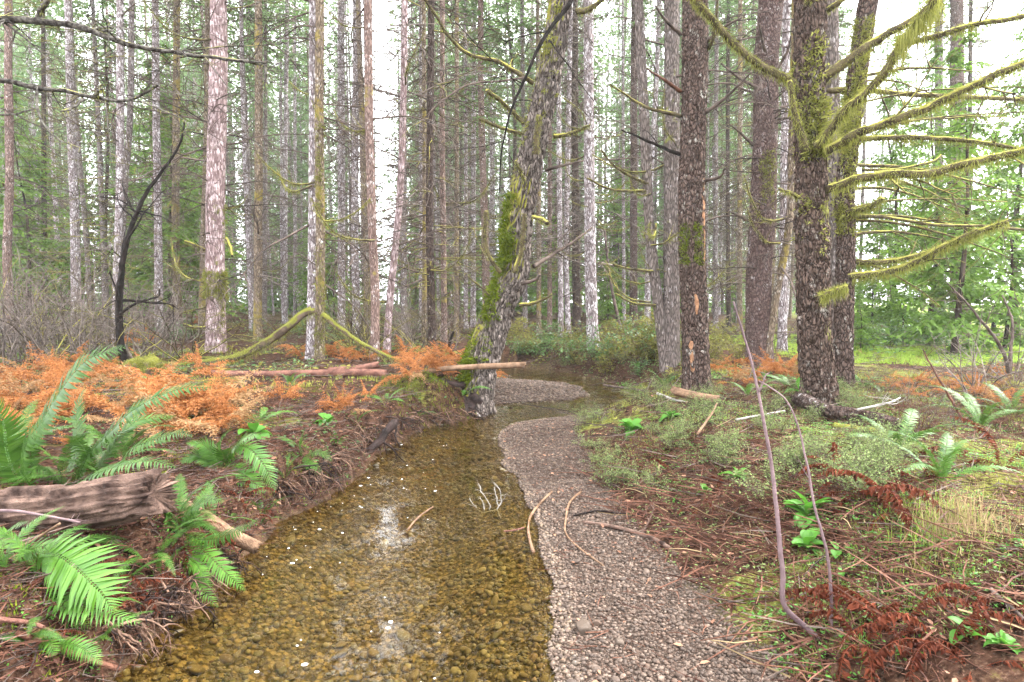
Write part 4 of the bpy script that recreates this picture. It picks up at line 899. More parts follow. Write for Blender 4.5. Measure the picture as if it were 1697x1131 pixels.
for k in range(360):
    d = R2.uniform(70, 130); u = R2.uniform(-0.95, 0.95) if k < 190 else R2.uniform(-0.9, 0.5); x = u*d
    if u > 0.5 and R2.random() < 0.9: continue
    if any(a-34 < 848.5+FPX*u < b+10 for a, b in GAPS[:2]): continue
    h = R2.uniform(30, 46); z = H(x, d); mb.tube(np.array([(x, d, z-.3), (x+R2.normal(0, .3), d, z+h*.5), (x, d, z+h)]), [0.22, 0.16, 0.03], 5, False)
    n = 500; t = R2.random(n)**0.9; zz = z+4+(h-4)*t; rr = (3.0*(1-t)+.25)*R2.random(n)**0.5; a = R2.random(n)*6.28
    P = np.stack([x+rr*np.cos(a), d+rr*np.sin(a), zz-0.3*rr], -1); sc = 0.35+0.6*R2.random(n)
    V, F = scatter(DIA_V, DIA_F, P, sc, rots(a, R2.normal(0.3, .3, n), R2.normal(0, .4, n))); lv.add(V, None, F)
n = 46000; dd = np.sqrt(R2.uniform(45**2, 125**2, n)); uu = R2.uniform(-.95, .56, n); px_ = uu*dd; hh = R2.random(n)**1.2*(5+11*fbm(px_*.12, dd*.12, 3, 66))
V, F = scatter(DIA_V, DIA_F, np.stack([px_, dd, hgt(px_, dd)+hh], -1), .3+.6*R2.random(n), rots(R2.random(n)*6.28, R2.normal(.2, .4, n), R2.normal(0, .5, n))); lv.add(V, None, F)
fo = part('distant_forest', mb.mesh('distant_forest', M['grey']), kind='stuff'); fo['label'] = 'pale hazy mass of distant conifers behind all the trunks'; fo['category'] = 'forest'
part('foliage', lv.mesh('foliage', M['needle'], False), fo, kind='stuff')

# ------------------------------------------------------------------ ferns
def frond(path, width, npairs, up, rng, mat, prof=None, fold=0.12, lift=0.12, droop=0.25, fwd=0.45, slim=0.17, gap=0.0, off=(0,0,0), curl=0.0):
    P = crspline(path, 40); T, U_, W_ = frames(P)
    t = np.linspace(0.06, 0.995, npairs); f = t*39; i = np.minimum(f.astype(int), 38); w = (f-i)[:, None]
    p = P[i]*(1-w)+P[i+1]*w; tg = T[i]*(1-w)+T[i+1]*w; tg /= np.linalg.norm(tg, axis=1, keepdims=True)
    S_ = np.cross(tg, np.asarray(up, float)); S_ /= np.linalg.norm(S_, axis=1, keepdims=True)+1e-9; N_ = np.cross(S_, tg)
    pr = np.sin(np.pi*(0.10+0.88*t))**0.75 if prof is None else prof(t)
    mb = MB(); L = np.linalg.norm(np.diff(P, axis=0), axis=1).sum()
    mb.tube(P, np.linspace(0.0045, 0.001, 40)*max(0.5, L), 4, False)
    for s in (-1, 1):
        l = (width*pr*(0.88+0.24*rng.random(npairs)))[:, None]; a = (fwd+0.5*t**2+rng.normal(0, .06, npairs))[:, None]
        d = S_*s*np.cos(a)+tg*np.sin(a)+N_*(lift+rng.normal(0, .07, (npairs, 1))); dn = N_*-1
        wl = l*slim*(1-gap)+0.003
        def q(x, y, z): return p+d*l*x+tg*wl*y+dn*(l*droop*x*x)+N_*z*l*fold
        if curl: q0 = q; q = lambda x, y, z: q0(x, y, z)+rng.normal(0, curl, (npairs, 3))*l*x
        vs = np.stack([q(0, 0, 0), q(.1, .5, .15), q(.12, 0, 0), q(.1, -.5, .15), q(.55, .42, .12), q(.55, 0, 0), q(.55, -.42, .12), q(1, 0.1, 0)], 1)
        F = np.array([(0,2,1),(0,3,2),(1,2,5),(1,5,4),(2,3,6),(2,6,5),(4,5,7),(5,6,7)])
        mb.add(vs.reshape(-1, 3), None, (F[None]+(np.arange(npairs)*8)[:, None, None]).reshape(-1, 3))
    return mb.mesh('frond', mat, True, off)
R3 = np.random.default_rng(31)
def archpath(a0, bend, L=1.0, n=9, side=0.0):
    """path in x-z starting at angle a0 from horizontal, bending down by bend"""
    P = [np.zeros(3)]; 
    for k in range(n):
        a = a0-bend*(k+0.5)/n; P.append(P[-1]+np.array([math.cos(a), side*k/n, math.sin(a)])*L/n)
    return np.array(P)
FRONDS = [frond(archpath(0.9+0.25*k % 0.6, 1.1+0.3*(k % 3), side=0.12*(k % 3-1)), 0.105, 42, (0, 0, 1), R3, M['fern']) for k in range(6)]
FRONDL = [frond(archpath(0.75+0.2*k % 0.5, 1.2+0.3*(k % 3), side=0.15*(k % 3-1)), 0.125, 36, (0, 0, 1), R3, M['fernlight']) for k in range(4)]
REDF = [frond(archpath(0.9-0.1*k, 1.9+0.4*k, side=0.2*(k % 3-1)), 0.062, 32, (0, 0, 1), R3, M['redfern'], droop=0.9, lift=-0.3, fold=0.5, slim=0.075, curl=0.42) for k in range(5)]
def bracken_frond(rng, a0, bend, mat):
    P = crspline(archpath(a0, bend), 30); T, U_, W_ = frames(P); mb = MB(); mb.tube(P, np.linspace(0.006, 0.0015, 30), 3, False)
    npn = 15; B = []; Dr = []; Ln = []
    for s in (-1, 1):
        for t in np.linspace(0.28, 0.98, npn):
            i = int(t*29); S_ = nrm(np.cross(T[i], (0, 0, 1)))*s; l = 0.40*(1-t)**0.85+0.03; l *= 0.7+0.5*rng.random()
            d = nrm(S_+T[i]*0.45+np.array([0, 0, -0.25])+rng.normal(0, .22, 3)); m = max(4, int(14*l/0.3)); q = P[i]+d*l*np.linspace(0, 1, m)[:, None]+np.array([0, 0, -1])*(l*0.35*np.linspace(0, 1, m)[:, None]**2)
            q += rng.normal(0, 0.006, q.shape)
            for ss in (-1, 1):
                dd = nrm(np.cross(d, (0, 0, 1)))*ss; ll = 0.24*l*(1-0.75*np.linspace(0, 1, m))+0.012
                e = dd[None]+d*0.4+rng.normal(0, .35, (m, 3)); e /= np.linalg.norm(e, axis=1, keepdims=True)
                wv_ = np.cross(e, rng.normal(0, 1, (m, 3))); wv_ /= np.linalg.norm(wv_, axis=1, keepdims=True); w = ll[:, None]*0.14+0.0025
                V = np.stack([q-wv_*w*.5, q+e*ll[:, None]*.45+wv_*w, q+e*ll[:, None], q+e*ll[:, None]*.5-wv_*w], 1).reshape(-1, 3)
                mb.add(V, np.arange(4*m).reshape(-1, 4))
    return mb.mesh('frond', mat, False)
BRACK = [bracken_frond(R3, 1.35-0.14*k, 0.7+0.4*(k % 4), M['bracken'] if k != 4 else M['tanbracken']) for k in range(6)]
def fern(x, y, n, L, meshes, label, name='sword_fern', cat='fern', group=None, az=(0, 6.283), tilt=0.15, z=None, parent_extra=None, rng=R3):
    o = thing(name, label, cat, (x, y, (H(x, y) if z is None else z)-0.01), group)
    if group: queue(o, {'o': 'orange bracken', 'r': 'rusty bracken', 'b': 'brown bracken', 'w': 'withered brown fern on the bank edge', 's': 'small green fern on the bank edge'}[group[0]]+('' if group[0] in 'ws' else ' clump on the flat, %s row' % ('front' if y < 5.2 else 'middle' if y < 7.5 else 'back') if 'flat' in group else ' '+group.split('bracken ')[-1]))
    for k in range(n):
        a = az[0]+(az[1]-az[0])*(k+rng.random()*0.8)/n
        part('frond', meshes[rng.integers(len(meshes))], o, (0.02*math.cos(a), 0.02*math.sin(a), 0), (rng.normal(0, .15), -rng.normal(0, tilt), a), L*rng.uniform(0.7, 1.1))
    return o
def pfern(o, pix, d0, d1, wpx, npairs, mat, up=(0, 0, 1), rt=None, **kw):
    n = len(pix); P = np.array([PX(x, y, q) for (x, y), q in zip(pix, np.linspace(d0, d1, n))]); w = wpx/FPX*(d0+d1)/2
    return part('frond', frond(P, w, npairs, up, R3, M[mat], off=rt, **kw), o)
# large fern behind the rotten log
rt = np.array([-2.75, 3.75, H(-2.75, 3.75)]); o = thing('sword_fern', 'largest green sword fern with tall arching fronds behind the rotten log', 'fern', rt)
pfern(o, [(60,810),(53,755),(71,700),(94,659),(120,622),(150,594),(206,576)], 3.75, 3.5, 52, 46, 'fern', (-.5, -.7, .5), rt)
pfern(o, [(120,815),(147,756),(170,730),(195,705),(212,687),(248,664),(299,645),(349,642)], 3.75, 3.45, 40, 52, 'fern', (-.4, -.6, .7), rt)
pfern(o, [(165,815),(209,755),(221,742),(265,726),(299,718),(318,724)], 3.6, 3.2, 30, 40, 'fern', (-.2, -.5, .8), rt)
pfern(o, [(90,820),(120,770),(128,720),(127,680),(140,640)], 3.8, 4.2, 30, 36, 'fern', (-.5, -.7, .5), rt)
pfern(o, [(40,815),(14,760),(5,700),(-15,660)], 3.6, 3.3, 40, 34, 'fern', (.5, -.7, .5), rt)
pfern(o, [(30,815),(-10,740),(-30,690),(-70,660)], 3.8, 3.9, 40, 34, 'fern', (.5, -.7, .5), rt)
pfern(o, [(110,815),(150,790),(200,772),(250,765),(290,775)], 3.5, 3.15, 34, 34, 'fern', (0, -.4, .9), rt)
pfern(o, [(60,820),(40,780),(45,735),(70,700),(90,690)], 3.5, 3.2, 38, 36, 'fern', (-.3, -.8, .5), rt)
pfern(o, [(140,815),(185,745),(225,700),(290,690)], 3.8, 4.0, 30, 36, 'fern', (-.3, -.6, .7), rt)
for k in range(6): part('frond', FRONDS[k], o, (0.1*k-.3, 0.05, 0.0), (0, -0.2, R3.uniform(0, 6.28)), R3.uniform(0.6, 0.85))
# fern below the log, fronds arching towards the water
rt = GP(40, 960); o = thing('sword_fern', 'bright sword fern below the rotten log with one broad shiny frond', 'fern', rt)
d = rt[1]
pfern(o, [(60,915),(95,920),(120,936),(145,959),(170,985),(186,1010)], d, d-.25, 66, 34, 'fernlight', (.3, -.9, .7), rt, slim=0.15)
pfern(o, [(10,975),(60,982),(101,994),(168,1014),(231,1032)], d, d-.3, 40, 36, 'fernlight', (.1, -.4, .9), rt)
pfern(o, [(20,960),(30,935),(40,915),(95,900)], d, d-.1, 30, 28, 'fern', (0, -.7, .7), rt)
pfern(o, [(30,965),(0,950),(-30,955),(-60,985)], d, d-.1, 40, 30, 'fern', (0, -.7, .7), rt)
pfern(o, [(20,980),(60,1010),(100,1018),(150,1040)], d, d-.2, 34, 30, 'fern', (0, -.5, .8), rt)
pfern(o, [(0,890),(20,875),(47,865)], d, d-.2, 18, 20, 'fernlight', (0, -.5, .8), rt)
rt = GP(60, 1075); o = thing('sword_fern', 'small fern at the lower left corner above the red sticks', 'fern', rt)
pfern(o, [(66,1062),(80,1062),(92,1085)], rt[1], rt[1]-.1, 22, 16, 'fernlight', (0, -.6, .8), rt); pfern(o, [(90,1068),(120,1068),(145,1080),(168,1101)], rt[1], rt[1]-.15, 24, 26, 'fernlight', (0, -.6, .8), rt); pfern(o, [(60,1065),(30,1055),(0,1058)], rt[1], rt[1]-.1, 16, 20, 'fern', (0, -.6, .8), rt)
rt = GP(300, 885); o = thing('sword_fern', 'dark sword fern on the bank edge right of the rotten log end', 'fern', rt); d = rt[1]
for pix, w, m_ in [([(300,885),(270,880),(230,905),(165,925)], 34, 'fern'), ([(300,880),(270,850),(255,825)], 28, 'fern'), ([(300,885),(290,930),(320,960),(360,1005)], 26, 'fernlight'), ([(310,890),(340,915),(375,950),(405,978)], 24, 'fernlight'), ([(305,885),(345,895),(395,880),(428,862)], 24, 'fern'), ([(300,880),(310,850),(345,830),(370,832)], 26, 'fern'), ([(305,890),(300,915),(325,935),(345,965)], 22, 'fernlight'), ([(295,890),(280,920),(240,960),(215,985)], 30, 'fern')]:
    pfern(o, pix, d, d-.22, w, 30, m_, (0, -.5, .8), rt)
rt = GP(375, 775); o = thing('sword_fern', 'light green fern leaning over the water behind the rotten log end', 'fern', rt); d = rt[1]
for pix, w, m_ in [([(375,770),(385,745),(410,742),(440,775),(455,815)], 26, 'fernlight'), ([(350,780),(370,780),(400,785),(438,815)], 30, 'fernlight'), ([(375,770),(365,735),(380,712)], 22, 'fern'), ([(372,775),(330,755),(300,765)], 24, 'fern'), ([(376,772),(400,730),(430,722)], 22, 'fernlight'), ([(370,775),(340,740),(310,735)], 24, 'fern')]:
    pfern(o, pix, d, d-.2, w, 32, m_, (0, -.5, .8), rt)
rt = GP(500, 757); o = thing('sword_fern', 'little blue green fern growing on the root matted bank', 'fern', rt); d = rt[1]
for pix, w in [([(503,757),(530,750),(550,765)], 12), ([(503,757),(515,770),(530,785)], 14), ([(500,757),(497,735),(505,710)], 14), ([(500,757),(480,750),(470,765)], 12)]: pfern(o, pix, d, d-.15, w, 20, 'fern', (0, -.5, .8), rt)
for nm_, rt_, n_, L_ in [(x, np.array(x.location), 9, .5) for x in bpy.data.objects if x.name.startswith('sword_fern') and x.parent is None]:
    big = 'largest' in nm_['label'] or 'bright sword' in nm_['label'] or 'dark sword' in nm_['label']
    for k in range(n_ if big else 4): part('frond', FRONDS[R3.integers(6)], nm_, (R3.normal(0, .04), R3.normal(0, .04), 0), (R3.normal(0, .2), -R3.normal(0, .2), R3.uniform(0, 6.28)), (L_ if big else .28)*R3.uniform(.7, 1.15))
FS = [(470,790,'dark fern hanging low over the root mat',6,.28,0), (560,735,'fern tuft in the root tangle',5,.26,0), (250,930,'fern behind the broad shiny frond',6,.42,0), (150,1075,'fern low on the bank beside the red sticks',5,.3,0), (640,668,'fern on the mossy mound behind the root tangle',6,.34,1), (200,760,'dark fern filling the gap behind the rotten log',8,.6,0), (20,760,'dark fern at the left edge behind the rotten log',8,.7,0), (690,690,'small fern on the mossy mound left of the leaning tree foot',5,.34,0), (590,700,'short fern midway along the mossy left bank',5,.3,0), (430,700,'green fern amid the orange bracken near the bank edge',6,.42,1), (300,700,'low fern tuft half hidden by orange bracken',5,.35,1), (770,655,'fern tuft against the foot of the leaning tree',7,.45,1),
  (1490,745,'green sword fern behind the red dead ferns on the right bank',7,.6,0), (1560,800,'glossy sword fern at the right among red dead fronds',7,.55,0), (1625,705,'upright sword fern on the far right of the bank',7,.6,0), (1310,645,'sword fern at the foot of the big dark scaly tree',6,.5,1), (1240,655,'low fern between the orange stripped tree and the slender purple stem',6,.45,1), (1680,690,'fern at the right edge beside the twiggy brush',6,.55,0), (1100,640,'fern tuft left of the orange stripped tree',6,.45,0), (480,640,'fern beside the long red log',6,.4,0), (240,640,'fern near the mossy stump',6,.4,1), (60,620,'fern under the bare thicket on the left',6,.45,0), (1430,640,'fern right of the mossy leaning trunk foot',5,.45,1), (890,585,'fern on the far bank above the back pool',6,.5,0), (1060,610,'fern among olive bushes across the bend',6,.5,1)]
for px, py, lab, n, L, kk in FS:
    p = GP(px, py); fern(p[0], p[1], n, L, FRONDL if kk else FRONDS, lab)
# orange bracken on the left flat, further clumps right
nb = 0
for px0, px1, py0, py1, n, lab, grp, L in [(0, 400, 640, 735, 26, 'orange dead bracken clump on the flat left of the creek', 'orange bracken on the left flat', .6), (0, 350, 612, 640, 13, 'orange dead bracken clump on the flat left of the creek', 'orange bracken on the left flat', .62), (660, 760, 596, 632, 9, 'orange dead bracken clump near the fallen red logs', 'orange bracken by the red logs', .55), (470, 670, 590, 600, 7, 'orange dead bracken clump behind the long red log', 'orange bracken behind the red log', .55), (460, 660, 650, 700, 7, 'small orange bracken tuft on the mossy bank edge', 'orange bracken on the bank edge', .34), (800, 860, 610, 630, 4, 'orange bracken right behind the leaning tree foot', 'orange bracken behind the leaning tree', .45),
   (1420, 1697, 622, 680, 22, 'orange brown bracken clump in the scrub before the clearing', 'bracken before the clearing', .26), (1180, 1320, 600, 640, 10, 'orange bracken between the scaly trees', 'bracken between the scaly trees', .45), (180, 340, 540, 575, 5, 'rusty bracken far back under the left trunks', 'rusty bracken far back on the left', .7)]:
    for k in range(n):
        p = GP(px0+(px1-px0)*R3.random(), py0+(py1-py0)*R3.random())
        if fields(p[0], p[1])[0] < 0.25: continue
        fern(p[0], p[1], R3.integers(4, 7), L*R3.uniform(.8, 1.2), BRACK, lab, 'dead_bracken', 'dead fern', grp, tilt=0.3)
for k in range(26):
    u = R3.random(); p = GP(20+430*u+R3.normal(0, 25), 1085-275*u+R3.normal(0, 22))
    if fields(p[0], p[1])[0] < 0.02: continue
    fern(p[0], p[1], R3.integers(3, 7), R3.uniform(.2, .36), REDF if k % 3 else FRONDS, 'withered brown fern on the left bank edge' if k % 3 else 'small green fern on the left bank edge', 'dead_fern' if k % 3 else 'sword_fern', 'dead fern' if k % 3 else 'fern', 'withered ferns on the left bank edge' if k % 3 else 'small ferns on the left bank edge', tilt=.3)
rt = GP(345, 690); o = fern(rt[0], rt[1], 6, .95, BRACK, 'tallest upright orange bracken standing in front of the pink trunk', 'dead_bracken', 'dead fern', tilt=0.1)
# red dead ferns on the right bank
for px, py, lab, n, L in [(1120,790,'dark red dead fern stalk standing left of the broadleaf plants',4,.36), (1160,840,'dead red fern heap at the edge of the twig pile',7,.42), (1200,800,'wilted red fern beside the small yellow tipped herb',5,.34), (1430,820,'large heap of dead red fern right of the purple stems',10,.55), (1480,850,'dead red fern drooping over the straw on the right bank',8,.5), (1390,800,'dead red fern close right of the second purple stem',7,.45), (1540,810,'red brown dead fern beside the glossy sword fern',7,.5), (1430,1070,'dead red fern in the lower right, left one',8,.42), (1500,1060,'tall dead red fern with curled leaflets in the lower right',8,.5), (1570,1080,'dead red fern in the lower right, right one',7,.45), (1640,1000,'dead red fern on the bare soil at the right edge',5,.3), (1610,1110,'dead red fern in the very corner at the lower right',6,.36), (1250,640,'red dead fern under the orange stripped tree',6,.4), (1210,660,'red dead fern at the pale log end',5,.36), (1290,650,'red dead fern left of the big scaly tree foot',5,.4), (1600,760,'red dead fern by the right edge scrub',7,.5), (1660,770,'red dead fern at the right edge of the bank',6,.5), (430,850,'dead red fern hanging over the bank right of the small log',5,.28), (330,915,'dead red fern under the dark sword fern',6,.3), (400,830,'reddish dead fern behind the small pale log',5,.3), (230,1000,'brown dead fern hanging below the broad shiny frond',6,.3), (1640,860,'red dead fern above the grassy tuft',4,.35)]:
    p = GP(px, py); fern(p[0], p[1], n, L, REDF, lab, 'dead_fern', 'dead fern', tilt=0.35)

# ------------------------------------------------------------------ logs, sticks, roots
def log(name, label, pix, w0, w1, d0, d1, mat, groove=0.0, sides=40, n=60, broken=True, cat='log', stretch=8, ground=None):
    m = len(pix); P = np.array([PX(x, y, q) for (x, y), q in zip(pix, np.linspace(d0, d1, m))])
    if ground is not None:
        for i in range(m):
            rr = np.interp(i, [0, m-1], [w0, w1])/2; p = GP(pix[i][0], pix[i][1]+rr); P[i] = p+np.array([0, 0, rr/FPX*p[1]*0.8+ground])
        d0, d1 = P[0][1], P[-1][1]
    P = crspline(P, n)
    T, U_, W_ = frames(P); R_ = np.linspace(w0, w1, n)/2/FPX*np.linspace(d0, d1, n)
    th = np.arange(sides)*2*math.pi/sides; TH, SS = np.meshgrid(th, np.linspace(0, np.linalg.norm(P[-1]-P[0]), n))
    sd_ = len(label); per = max(8, sides//4)
    f1, e, idr = voro(TH/(2*math.pi)*per, SS/(0.05*stretch)*1.0+0.0*TH, per, sd_)
    r = R_[:, None]*(1+0.16*(fbm(np.cos(TH)*1.5+3, SS*3+np.sin(TH)*1.5, 3, sd_)-0.5)*2 + groove*(idr-0.5)+groove*0.6*(sst(0, .3, e)-1)+groove*.8*(fbm(TH*9, SS*4, 3, sd_+1)-.5))
    V = P[:, None]+r[..., None]*(np.cos(th)[None, :, None]*U_[:, None]+np.sin(th)[None, :, None]*W_[:, None])
    if broken:
        ax = T[-1]; V[-1] += ax*(R_[-1]*(0.9*(h1(np.arange(sides)*17+sd_)-0.4)))[:, None]; V[0] -= T[0]*(R_[0]*(0.7*(h1(np.arange(sides)*23+sd_)-0.4)))[:, None]
    V = V.reshape(-1, 3); i = np.arange(n-1)[:, None]*sides; j = np.arange(sides)[None]; j2 = (j+1) % sides
    Q = np.stack([i+j, i+j2, i+sides+j2, i+sides+j], -1).reshape(-1, 4); jj = np.arange(sides)
    V = np.vstack([V, P[0], P[-1]-T[-1]*R_[-1]*0.5]); Tt = np.vstack([np.stack([(jj+1) % sides, jj, np.full(sides, n*sides)], -1), np.stack([(n-1)*sides+jj, (n-1)*sides+(jj+1) % sides, np.full(sides, n*sides+1)], -1)])
    base = P[n//2]
    return solo(name, mkmesh(name, V-base, [(4, Q), (3, Tt)], mat, True), label, cat, base), P, R_
log('rotten_log', 'thick rotten purple brown log with split grain at the left edge', [(-190,868),(-60,858),(80,846),(180,830),(264,815)], 92, 70, 3.12, 3.0, M['log'], 0.30, 90, 130, stretch=7)
log('broken_log', 'short pale broken log sloping to the water past the rotten log', [(272,826),(310,842),(345,862),(385,888),(425,908)], 24, 22, 3.55, 3.6, M['palelog'], 0.12, 24, 40)
log('red_log', 'long straight reddish log lying across the orange bracken flat', [(352,619),(430,621),(520,619),(600,618),(640,620)], 11, 14, 9.0, 9.0, M['redlog'], 0.1, 16, 40)
log('red_log', 'short reddish log piece overlapping behind the long red log', [(545,614),(590,611),(628,604)], 9, 11, 9.5, 9.6, M['redlog'], 0.1, 14, 24)
log('bare_log', 'bare pale pole jutting right across the leaning tree trunk', [(640,628),(700,618),(740,611),(800,608),(870,605)], 8, 10, 8.5, 8.05, M['palelog'], 0.08, 16, 40)
log('dark_log', 'dark rotten log under the bare pole left of the leaning tree', [(625,632),(680,626),(735,618),(765,612)], 10, 15, 8.8, 8.6, M['log'], 0.15, 18, 30)
log('mossy_limb', 'arched mossy limb rising from the bracken to the twin mossy stems', [(255,612),(310,606),(370,598),(410,585),(450,562),(480,540),(500,522),(518,514)], 13, 13, 10.9, 11.6, M['mosslog'], 0.2, 20, 60, cat='fallen limb')
o, P = stick('mossy_limb', 'thin mossy limb sloping down right from the twin mossy stems', 'fallen limb', [(535,522),(560,542),(600,570),(635,588),(672,602)], 10, 5, 11.5, 10.8, M['mosslog'], 3, moss=900, mossl=(.02, .06))
pm = np.array([PX(x, y, q) for (x, y), q in zip([(300,606),(370,598),(410,585),(450,562),(480,540),(518,514)], np.linspace(10.9, 11.6, 6))])
V, F = fuzz(crspline(pm, 40), 0.075, 2600, R3, (0.02, 0.09), 1.0); part('moss', mkmesh('moss', V-np.array(bpy.data.objects['mossy_limb'].location), [(3, F)], M['moss'], False), bpy.data.objects['mossy_limb'], kind='stuff')
lg, P, R_ = log('bark_log', 'flaking purple grey log lying before the big dark scaly tree', [(1322,662),(1350,676),(1380,688),(1420,692),(1460,700),(1500,712)], 24, 17, 6.5, 5.75, M['dark'], 0.22, 30, 50, ground=0.04)
log('mossy_log', 'mossy yellow log tucked beneath the flaking purple log', [(1380,706),(1420,712),(1455,716),(1490,724)], 13, 13, 5.85, 5.6, M['mosslog'], 0.15, 20, 30, ground=0.0)
log('bare_log', 'short bare tan log at the foot of the orange stripped tree', [(1116,656),(1140,661),(1165,667),(1190,670)], 15, 13, 7.1, 7.0, M['palelog'], 0.1, 20, 30, ground=0.06)
stick('birch_stick', 'thin black and white birch stick left of the short tan log', 'stick', [(1088,652),(1105,659),(1125,665),(1140,668)], 5, 5, 7.0, 6.9, M['whitetwig'], 0)
# mossy stump
ps = GP(238, 622); st_ = thing('mossy_stump', 'bright mossy stump fragment between the thicket and the bracken', 'stump', ps)
def stump_shape(q):
    q = q*np.array([.30, .15, .17])*(1+.5*(fbm(q[:, 0]*2+q[:, 2], q[:, 1]*2-q[:, 2]*1.5, 3, 5)-.5))[:, None]
    x = q[:, 0]; q = q+np.stack([0*x, 0*x, .45*np.maximum(x, 0)**1.0-.6*np.maximum(x-.16, 0)], -1)
    return q+[0, 0, .08]
part('wood', mkmesh('wood', stump_shape(I3), [(3, F3)], M['mosslog']), st_)
def stump_surf(n):
    q = R3.normal(0, 1, (n, 3))+[0, 0, .5]; q /= np.linalg.norm(q, axis=1, keepdims=True); k = fbm(q[:, 0]*3, q[:, 2]*3+q[:, 1]*2, 3, 9) > .45
    q = np.resize(q[k], (n, 3)); return stump_shape(q), q
cushions(st_, stump_surf, 420, R3, 'moss', (.015, .045))
# slender purple stems at the right
pst = [(1405,1140),(1378,1088),(1345,1048),(1300,1004),(1297,950),(1292,900),(1280,780),(1266,700),(1255,640),(1237,570),(1215,500)]
o, P = stick('slender_stem', 'tall slender purple sapling stem kinked near its forked base', 'sapling', pst, 11, 2.5, [2.45,2.5,2.53,2.58,2.6,2.62,2.7,2.75,2.8,2.85,2.9], 0, M['purpletwig'], 0, k=10, jit=0.003, n=80, rough=.03)
pathbr(o, np.array(o.location), [(1382,1086),(1379,1040),(1375,950),(1362,880),(1350,840),(1335,760),(1320,700),(1300,660),(1272,640),(1258,632)], 6.5, 2, 2.5, 2.8, M['purpletwig'], 0, jit=0.003, name='fork', sub=3, sublen=0.12)
pathbr(o, np.array(o.location), [(1258,650),(1268,625),(1275,618)], 3, 1.5, 2.78, 2.8, M['purpletwig'], 0, jit=0.002, name='fork')
# sticks lying on the gravel and at the left corner
def gstick(pix, w0, w1, mat, label, sub=0, lift=0.012, name='stick', jit=0.004, sublen=0.3):
    P = [GP(x, y) for x, y in pix]; d = [p[1] for p in P]; P = np.array(P); P[:, 2] = np.maximum(P[:, 2], -0.02)+lift; P = crspline(P, max(12, 8*len(pix))); P = jitter(P, jit, 4)
    Rr = np.linspace(w0, w1, len(P))/2/FPX*np.mean(d); mb = MB(); mb.tube(P, Rr, 8, True, .08); b = P[0].copy(); o = thing(name, label, 'stick', b); part('stem', mb.mesh('stem', mat, True, b), o)
    for j in range(sub):
        i = R3.integers(2, len(P)-2); mb = MB(); twiggy(mb, P[i], nrm(P[i+1]-P[i])+np.array([R3.normal(0, .7), R3.normal(0, .7), abs(R3.normal(0, .3))]), np.linalg.norm(P[-1]-P[0])*sublen, Rr[i]*.6, R3, 1, 3, 4, .1, .15, 5); part('twig', mb.mesh('twig', mat, True, b), o)
    return o
gstick([(884,922),(876,890),(879,862),(895,838),(915,818)], 6, 4, M['palelog'], 'curved orange stick half in the water on the gravel edge')
gstick([(1000,942),(960,912),(938,888),(938,862),(945,835),(962,818)], 2.5, 4.5, M['palelog'], 'hooked tan stick lying on the gravel right of the water edge')
gstick([(950,858),(990,850),(1030,855),(1060,857)], 3.5, 3.5, M['darktwig'], 'dark thin stick above the long stick on the gravel')
gstick([(965,868),(1010,876),(1060,888),(1095,905),(1120,925)], 6, 9, M['log'], 'long purple brown stick running from gravel into the twig pile', 2)
gstick([(675,938),(688,920),(702,905),(718,893)], 3, 3, M['palelog'], 'thin tan twig under the water midstream', 0, 0.03)
gstick([(835,900),(855,890),(868,886)], 3, 3, M['redlog'], 'short reddish twig in the water beside the curved orange stick', 0, 0.03)
gstick([(0,1072),(60,1082),(110,1098),(162,1106)], 8, 6, M['redlog'], 'upper red brown stick of two crossing the lower left corner', 0, .10)
gstick([(30,1080),(90,1100),(140,1118),(200,1140)], 10, 10, M['redtwig'], 'lower red stick of two crossing the lower left corner', 0, .07)
stick('stick', 'mauve twig lying on top of the rotten log', 'stick', [(-20,846),(30,848),(80,856),(132,866)], 6, 4, 2.85, 2.8, M['purpletwig'], 1, jit=.003)
stick('stick', 'tan twig curving up in front of the rotten log', 'stick', [(-20,925),(30,908),(60,892),(100,868)], 5, 4, 2.7, 2.75, M['palelog'], 0, jit=.003)
gstick([(1000,648),(1060,652),(1100,665)], 4, 3, M['twig'], 'grey twig on the brushy bank left of the orange stripped tree', 2, .05)
gstick([(1155,745),(1175,715),(1188,690)], 4, 3, M['palelog'], 'tan stick propped in front of the short tan log', 0, .12)
gstick([(1220,705),(1260,698),(1300,690)], 4, 3, M['whitetwig'], 'pale stick on the moss left of the flaking log', 0, .05)
gstick([(1640,985),(1665,1010),(1697,1040)], 7, 6, M['twig'], 'grey stick in the lower right beside bare soil', 0, .02)
gstick([(1420,712),(1470,700),(1490,690)], 4, 3, M['whitetwig'], 'forked white twig on the flaking log end', 3, .18)
# white twig standing in the creek
b = GP(815, 858); b[2] = -0.05
o = thing('bleached_twig', 'bleached white branching twig lying in the creek', 'twig', b)
for pix in [[(833,866),(828,852),(822,846),(800,848),(785,838),(777,826)], [(822,846),(831,830),(828,812),(818,800)], [(812,848),(808,830),(797,815),(794,802)], [(803,848),(800,835),(796,822)], [(826,838),(822,822),(820,806)]]:
    pathbr(o, b, pix, 2.2, 1.0, 4.62, 4.66, M['whitetwig'], 0, name='twig', jit=.012, k=5, sub=3, sublen=.5)
